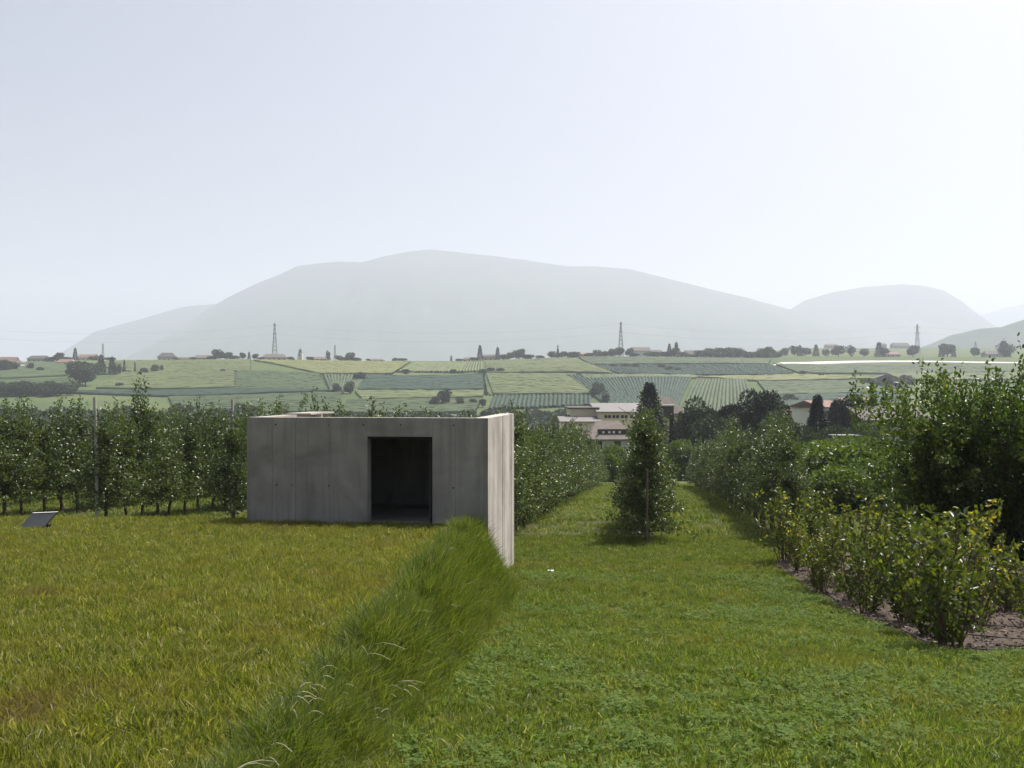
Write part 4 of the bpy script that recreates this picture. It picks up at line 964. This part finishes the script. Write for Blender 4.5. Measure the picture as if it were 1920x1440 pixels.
for (px, wp, ep, rp, Y, rm, lab) in [(1560,22,6,3,1680,M_roofb,'pale faded house alone on the far plateau rim'),(1656,14,8,3,1680,M_roofb,'small faded cube house on the far plateau rim'),(1690,34,5,6,1690,M_roofd,'long faded barn roof on the far plateau rim'),
                                     (1675,28,5,5,1045,M_roofr,'orange tiled house between plateau conifers'),(1870,44,6,6,1045,M_roofd,'wide dark-roofed farm behind the last conifers of the plateau')]:
    s = Y / F; x, y, z = at(px, Y)
    house('farmhouse', lab, (x, y, z - .5), wp * s, 10, ep * s + .5, rp * s, 0.1, M_gwall, rm, 2, .7, wrow(3, wp * s, ep * s * .4))
# white-roofed shed in the fields
x, y = gp(1437, 707); s = y / F
sh = empty('open_shed', (x, y, tz(x, y))); tag(sh, 'open field shed with white sheet roof in the middle of the hillside', 'shed')
for q in (-5, -1.6, 1.6, 5): MB().box(q * .9 - .12, q * .9 + .12, -.12, .12, -.5, 1.9).build('post', M_wood, sh)
MB().box(-5.6, -.8, -1.5, 3, 1.9, 2.2).build('roof', M_white, sh); MB().box(.6, 6.4, -1.5, 3, 1.9, 2.2).build('roof', M_white, sh)

# church
x, y, z = at(563, CR + 10); ch = empty('church', (x, y, z)); tag(ch, 'slender pale church tower with a dark onion dome on the crest', 'church')
MB().box(-2.1, 2.1, -2.1, 2.1, -3, 7.2).build('tower', M_wwall, ch)
b = MB(); prof = [(2.4, 7.2), (1.2, 8.3), (.9, 8.6), (1.7, 9.4), (1.5, 10.2), (.5, 11.2), (.15, 12.2), (.08, 13.8)]
n = 10; V = [(r0 * math.cos(2*math.pi*k/n), r0 * math.sin(2*math.pi*k/n), z0) for r0, z0 in prof for k in range(n)]
b.add(V, [(j*n+k, j*n+(k+1) % n, (j+1)*n+(k+1) % n, (j+1)*n+k) for j in range(len(prof)-1) for k in range(n)]); b.build('dome', M_roofd, ch)
MB().box(-.5, .5, -2.16, -2.05, 4.4, 6.2).build('belfry_window', M_glass, ch)

# winery: three cream blocks with pale mono-pitch roofs, dark fascias
def fr(px, py, Y): return ((px - 960) / F * Y, (HZ - py) / F * Y)
Yw = 205.0
wx0, _ = fr(1122, 0, Yw); win = empty('winery', (wx0, Yw, tz(wx0, Yw))); tag(win, 'cream winery of stacked blocks with pale flat roofs', 'building')
gz = win.location.z
def blk(x0, x1, top, bot_y, name, Yd=0.0, depth=14):
    a = fr(x0, top, Yw + Yd); c_ = fr(x1, bot_y, Yw + Yd)
    return a[0] - wx0, c_[0] - wx0, a[1] - gz
a, c_, t = blk(1070, 1122, 767, 0, '', 8); MB().box(a, c_, 8, 24, -3, t).build('wall', M_cream, win); MB().box(a - .5, c_ + .2, 7.4, 24.5, t + .002, t + .35).build('roof', M_roofd, win)
a, c_, t = blk(1122, 1240, 774, 0, '', 4); MB().box(a, c_, 4, 22, -3, t).build('wall', M_cream, win)
b = MB(); b.add([(a - .4, 3.4, t + .01), (c_ + .4, 3.4, t + .01), (c_ + .4, 23, t + 1.55), (a - .4, 23, t + 1.55), (a - .4, 3.4, t + .25), (c_ + .4, 3.4, t + .25), (c_ + .4, 23, t + 1.8), (a - .4, 23, t + 1.8)], [(3, 2, 1, 0), (4, 5, 6, 7), (0, 1, 5, 4), (1, 2, 6, 5), (2, 3, 7, 6), (3, 0, 4, 7)]); b.build('roof', M_roofg, win)
for px in (1136, 1143, 1151, 1158, 1167, 1174, 1184, 1192):
    q = fr(px, 784, Yw + 4); MB().box(q[0] - wx0 - .3, q[0] - wx0 + .3, 3.93, 4.05, q[1] - gz, q[1] - gz + .62).build('window', M_glass, win)
for px in (1151, 1168):
    q = fr(px, 792, Yw + 4); MB().box(q[0] - wx0 - .18, q[0] - wx0 + .18, 3.93, 4.05, q[1] - gz, q[1] - gz + .4).build('window', M_glass, win)
a, c_, t = blk(1052, 1125, 792, 0, ''); MB().box(a, c_, 0, 7.9, -3, t).build('wall', M_cream, win)
b = MB(); b.add([(a - .4, -.5, t + .01), (c_ + .5, -.5, t + .01), (c_ + .5, 7.95, t + .85), (a - .4, 7.95, t + .85), (a - .4, -.5, t + .2), (c_ + .5, -.5, t + .2), (c_ + .5, 7.95, t + 1.05), (a - .4, 7.95, t + 1.05)], [(3, 2, 1, 0), (4, 5, 6, 7), (0, 1, 5, 4), (1, 2, 6, 5), (2, 3, 7, 6), (3, 0, 4, 7)]); b.build('roof', M_roofg, win)
for px in (1059, 1069, 1088):
    q = fr(px, 799, Yw); MB().box(q[0] - wx0 - .3, q[0] - wx0 + .3, -.07, .05, q[1] - gz, q[1] - gz + .45).build('window', M_glass, win)
q = fr(1118, 807, Yw); MB().box(q[0] - wx0 - 1.1, q[0] - wx0 + .9, -.07, .05, q[1] - gz, q[1] - gz + 1.0).build('loading_door', M_wood, win)
# chalet in front of it
Yc = 150.0; x0, _ = fr(1150, 0, Yc); zg = tz(x0, Yc); ev = fr(0, 822, Yc)[1] - zg; rg = fr(0, 790, Yc)[1] - zg
ch_ = house('chalet', 'white-walled chalet with grey-brown hipped roof and dark dormer, below the winery', (x0, Yc, zg), 7.4, 8, ev, rg - ev, .12, M_wwall, M_roofb, 2.8, .7, [(-2.2, ev - 2.1, 1.0, 1.7), (.6, ev - 2.1, 1.0, 1.7)])
MB().box(-2.0, 3.2, .6, 2.6, ev + .05, ev + 1.35).build('dormer', M_wood, ch_)
for q in (-1.4, -.5, .2, 1.1): MB().box(q - .17, q + .17, .53, .62, ev + .75, ev + 1.05).build('dormer_light', M_white, ch_)
MB().box(-2.7, 3.4, -1.0, -.05, ev - 3.1, ev - 2.2).build('balcony', M_wood, ch_)
for q in (-2.2, .6):
    for s_ in (-.75, .75): MB().box(q + s_ - .22, q + s_ + .22, -.08, -.01, ev - 2.1, ev - .4).build('shutter', M_wwall, ch_)
# tower house
Yt = 185.0; x0, _ = fr(1250, 0, Yt); zg = tz(x0, Yt); ev = fr(0, 774, Yt)[1] - zg; rg = fr(0, 744, Yt)[1] - zg
tw = house('tower_house', 'cream house with brown hipped roof and dark timber loggia, behind the cypresses', (x0, Yt, zg), 5.4, 7, ev, rg - ev, -.05, M_cream, M_roofb, 2.6, .8, [(1.0, ev - 2.6, .7, 1.2)])
MB().box(-3.4, 1.2, -1.0, -.03, ev - 1.0, ev + 1.25).build('loggia', M_wood, tw); MB().box(-3.6, 1.4, -1.3, .4, ev + 1.26, ev + 1.5).build('awning', M_white, tw)
MB().box(-2.6, .4, -1.6, -.03, ev - 5.2, ev - 4.4).build('terrace', M_wwall, tw)
# houses on the other side of the hollow
Yh = 190.0; x0, _ = fr(1560, 0, Yh); zg = tz(x0, Yh); ev = fr(0, 762, Yh)[1] - zg; rg = fr(0, 751, Yh)[1] - zg
house('village_house', 'white-walled house with pink tiled roof behind the ragged spruce', (x0, Yh, zg), 5.0, 9, ev, rg - ev, .35, M_wwall, M_roofr, 0, .5, [(-1.2, ev - 2, .8, 1.2), (1.2, ev - 2, .8, 1.2)])
Yh = 215.0; x0, _ = fr(1618, 0, Yh); zg = tz(x0, Yh); ev = fr(0, 765, Yh)[1] - zg; rg = fr(0, 746, Yh)[1] - zg
house('village_house', 'pale house with broad pink tiled roof beside the flat-topped conifer', (x0, Yh, zg), 8.4, 9, ev, rg - ev, .1, M_gwall, M_roofr, 1, .5, wrow(2, 6, ev - 2))
Yh = 160.0; x0, _ = fr(1680, 0, Yh); zg = tz(x0, Yh); ev = fr(0, 786, Yh)[1] - zg; rg = fr(0, 762, Yh)[1] - zg
house('village_house', 'barn with long dark tiled roof half behind the fruit trees', (x0, Yh, zg), 11, 9, ev, rg - ev, .2, M_gwall, M_roofd, 0, .7, wrow(2, 6, ev - 2))
Yh = 235.0; x0, _ = fr(1518, 0, Yh); zg = tz(x0, Yh); ev = fr(0, 782, Yh)[1] - zg; rg = fr(0, 764, Yh)[1] - zg
house('village_house', 'small tiled house peeping out beside the ragged spruce', (x0, Yh, zg), 4.0, 7, ev, rg - ev, .5, M_wwall, M_roofr, 0, .4, [(0, ev - 2, .8, 1.2)], ridge_x=False)
Yh = 105.0; x0, _ = fr(1588, 0, Yh); zg = tz(x0, Yh); t = fr(0, 816, Yh)[1] - zg
e = empty('garden_shed', (x0, Yh, zg)); tag(e, 'small dark garden shed with pale flat roof in the hollow', 'shed')
MB().box(-1.1, 1.2, 0, 2, -1, t - .15).build('wall', M_wood, e); MB().box(-1.3, 1.4, -.4, 2.3, t - .14, t).build('roof', M_roofg, e)

# ------------------------------------------------------------------ pylons and power lines
def pylon(px, Y, top_py, base_w, arms, label, cat='pylon', t=.16):
    x, y, z = at(px, Y); H = (HZ - top_py) / F * Y - z
    e = empty('pylon', (x, y, z), rt_.uniform(-.3, .3)); tag(e, label, cat)
    wd = lambda q: base_w * (1 - q) ** 1.25 + .45
    b = MB(); lv = np.linspace(0, .96, 11)
    for sx_ in (-1, 1):
        for sy_ in (-1, 1):
            for q0, q1 in zip(lv[:-1], lv[1:]):
                b.bar((sx_ * wd(q0), sy_ * wd(q0), H * q0 - (.6 if q0 == 0 else 0)), (sx_ * wd(q1), sy_ * wd(q1), H * q1), t)
    b.build('mast', M_pylon, e)
    b = MB()
    for i, (q0, q1) in enumerate(zip(lv[:-1], lv[1:])):
        for (ax, ay, bx, by) in ((-1, -1, 1, -1), (1, -1, 1, 1), (1, 1, -1, 1), (-1, 1, -1, -1)):
            b.bar((ax * wd(q0), ay * wd(q0), H * q0), (bx * wd(q1), by * wd(q1), H * q1), t * .6); b.bar((bx * wd(q0), by * wd(q0), H * q0), (ax * wd(q1), ay * wd(q1), H * q1), t * .6)
    b.build('bracing', M_pylon, e)
    MB().bar((0, 0, H * .95), (0, 0, H), .25, .08).build('tip', M_pylon, e)
    for q, L in arms:
        b = MB()
        for sg in (-1, 1):
            b.bar((0, 0, H * q), (sg * L, 0, H * q), t, t * .6); b.bar((0, 0, H * (q + .035)), (sg * L, 0, H * q), t * .7)
        b.build('crossarm', M_pylon, e)
    return e, H
pys = [pylon(515, 1010, 603, 2.6, [(.92, 1.6), (.72, 1.9)], 'tall slim lattice pylon above the wide crest farmhouse', t=.24), pylon(1164, 1010, 601, 2.6, [(.92, 1.6), (.72, 1.9)], 'tall slim lattice pylon above the tall brown-roofed house', t=.24),
       pylon(1720, 1150, 606, 2.4, [(.86, 3.6), (.68, 4.2), (.5, 3.6)], 'lattice pylon with three crossarms on the plateau', t=.2)]
pylon(1829, 1300, 640, 1.8, [(.85, 2.2), (.68, 2.4)], 'small faded lattice pylon farther along the plateau', t=.2)
pylon(193, 990, 643, 1.0, [(.9, 1.2)], 'short thin mast above the conifers near the red farmhouses', 'mast', .18)
pylon(628, 985, 646, .8, [(.9, .8)], 'thin mast beside the round crest tree', 'mast', .16)
pylon(1046, 990, 646, .8, [(.9, .8)], 'thin mast beside crest bushes', 'mast', .18)
def tip(px, Y, top_py, q=.92):
    x, y, z = at(px, Y); return np.array([x, y, z + ((HZ - top_py) / F * Y - z) * q])
for q, nm in ((.92, 'upper'), (.72, 'lower')):
    A = [np.array([-560, 960, 62 + (q - .92) * 40]), tip(515, 1010, 603, q), tip(1164, 1010, 601, q), tip(1720, 1150, 606, q), np.array([900, 1500, 95 + (q - .92) * 40])]
    pts = []
    for a_, b_ in zip(A[:-1], A[1:]):
        for t in np.linspace(0, 1, 14, endpoint=False): pts.append(tuple(a_ + (b_ - a_) * t - np.array([0, 0, 9 * 4 * t * (1 - t)])))
    pts.append(tuple(A[-1]))
    tag(MB().tube(pts, .055, 4).build('power_line', M_cable), f'{nm} power cable slung between the tall pylons', 'power line')

# ------------------------------------------------------------------ haze
m, nt, p = newmat('haze_air'); nt.nodes.remove(p)
pv = nt.nodes.new('ShaderNodeVolumePrincipled'); pv.inputs['Color'].default_value = (.765, .815, .93, 1); pv.inputs['Density'].default_value = HAZE_DENSITY; pv.inputs['Anisotropy'].default_value = .25
nt.links.new(pv.outputs[0], nt.nodes['Material Output'].inputs['Volume'])
hz = MB().box(-7700, 7700, -720, 11600, -170, 1150).build('haze', m); tag(hz, 'pale summer haze filling the valley air', 'haze', kind='stuff')
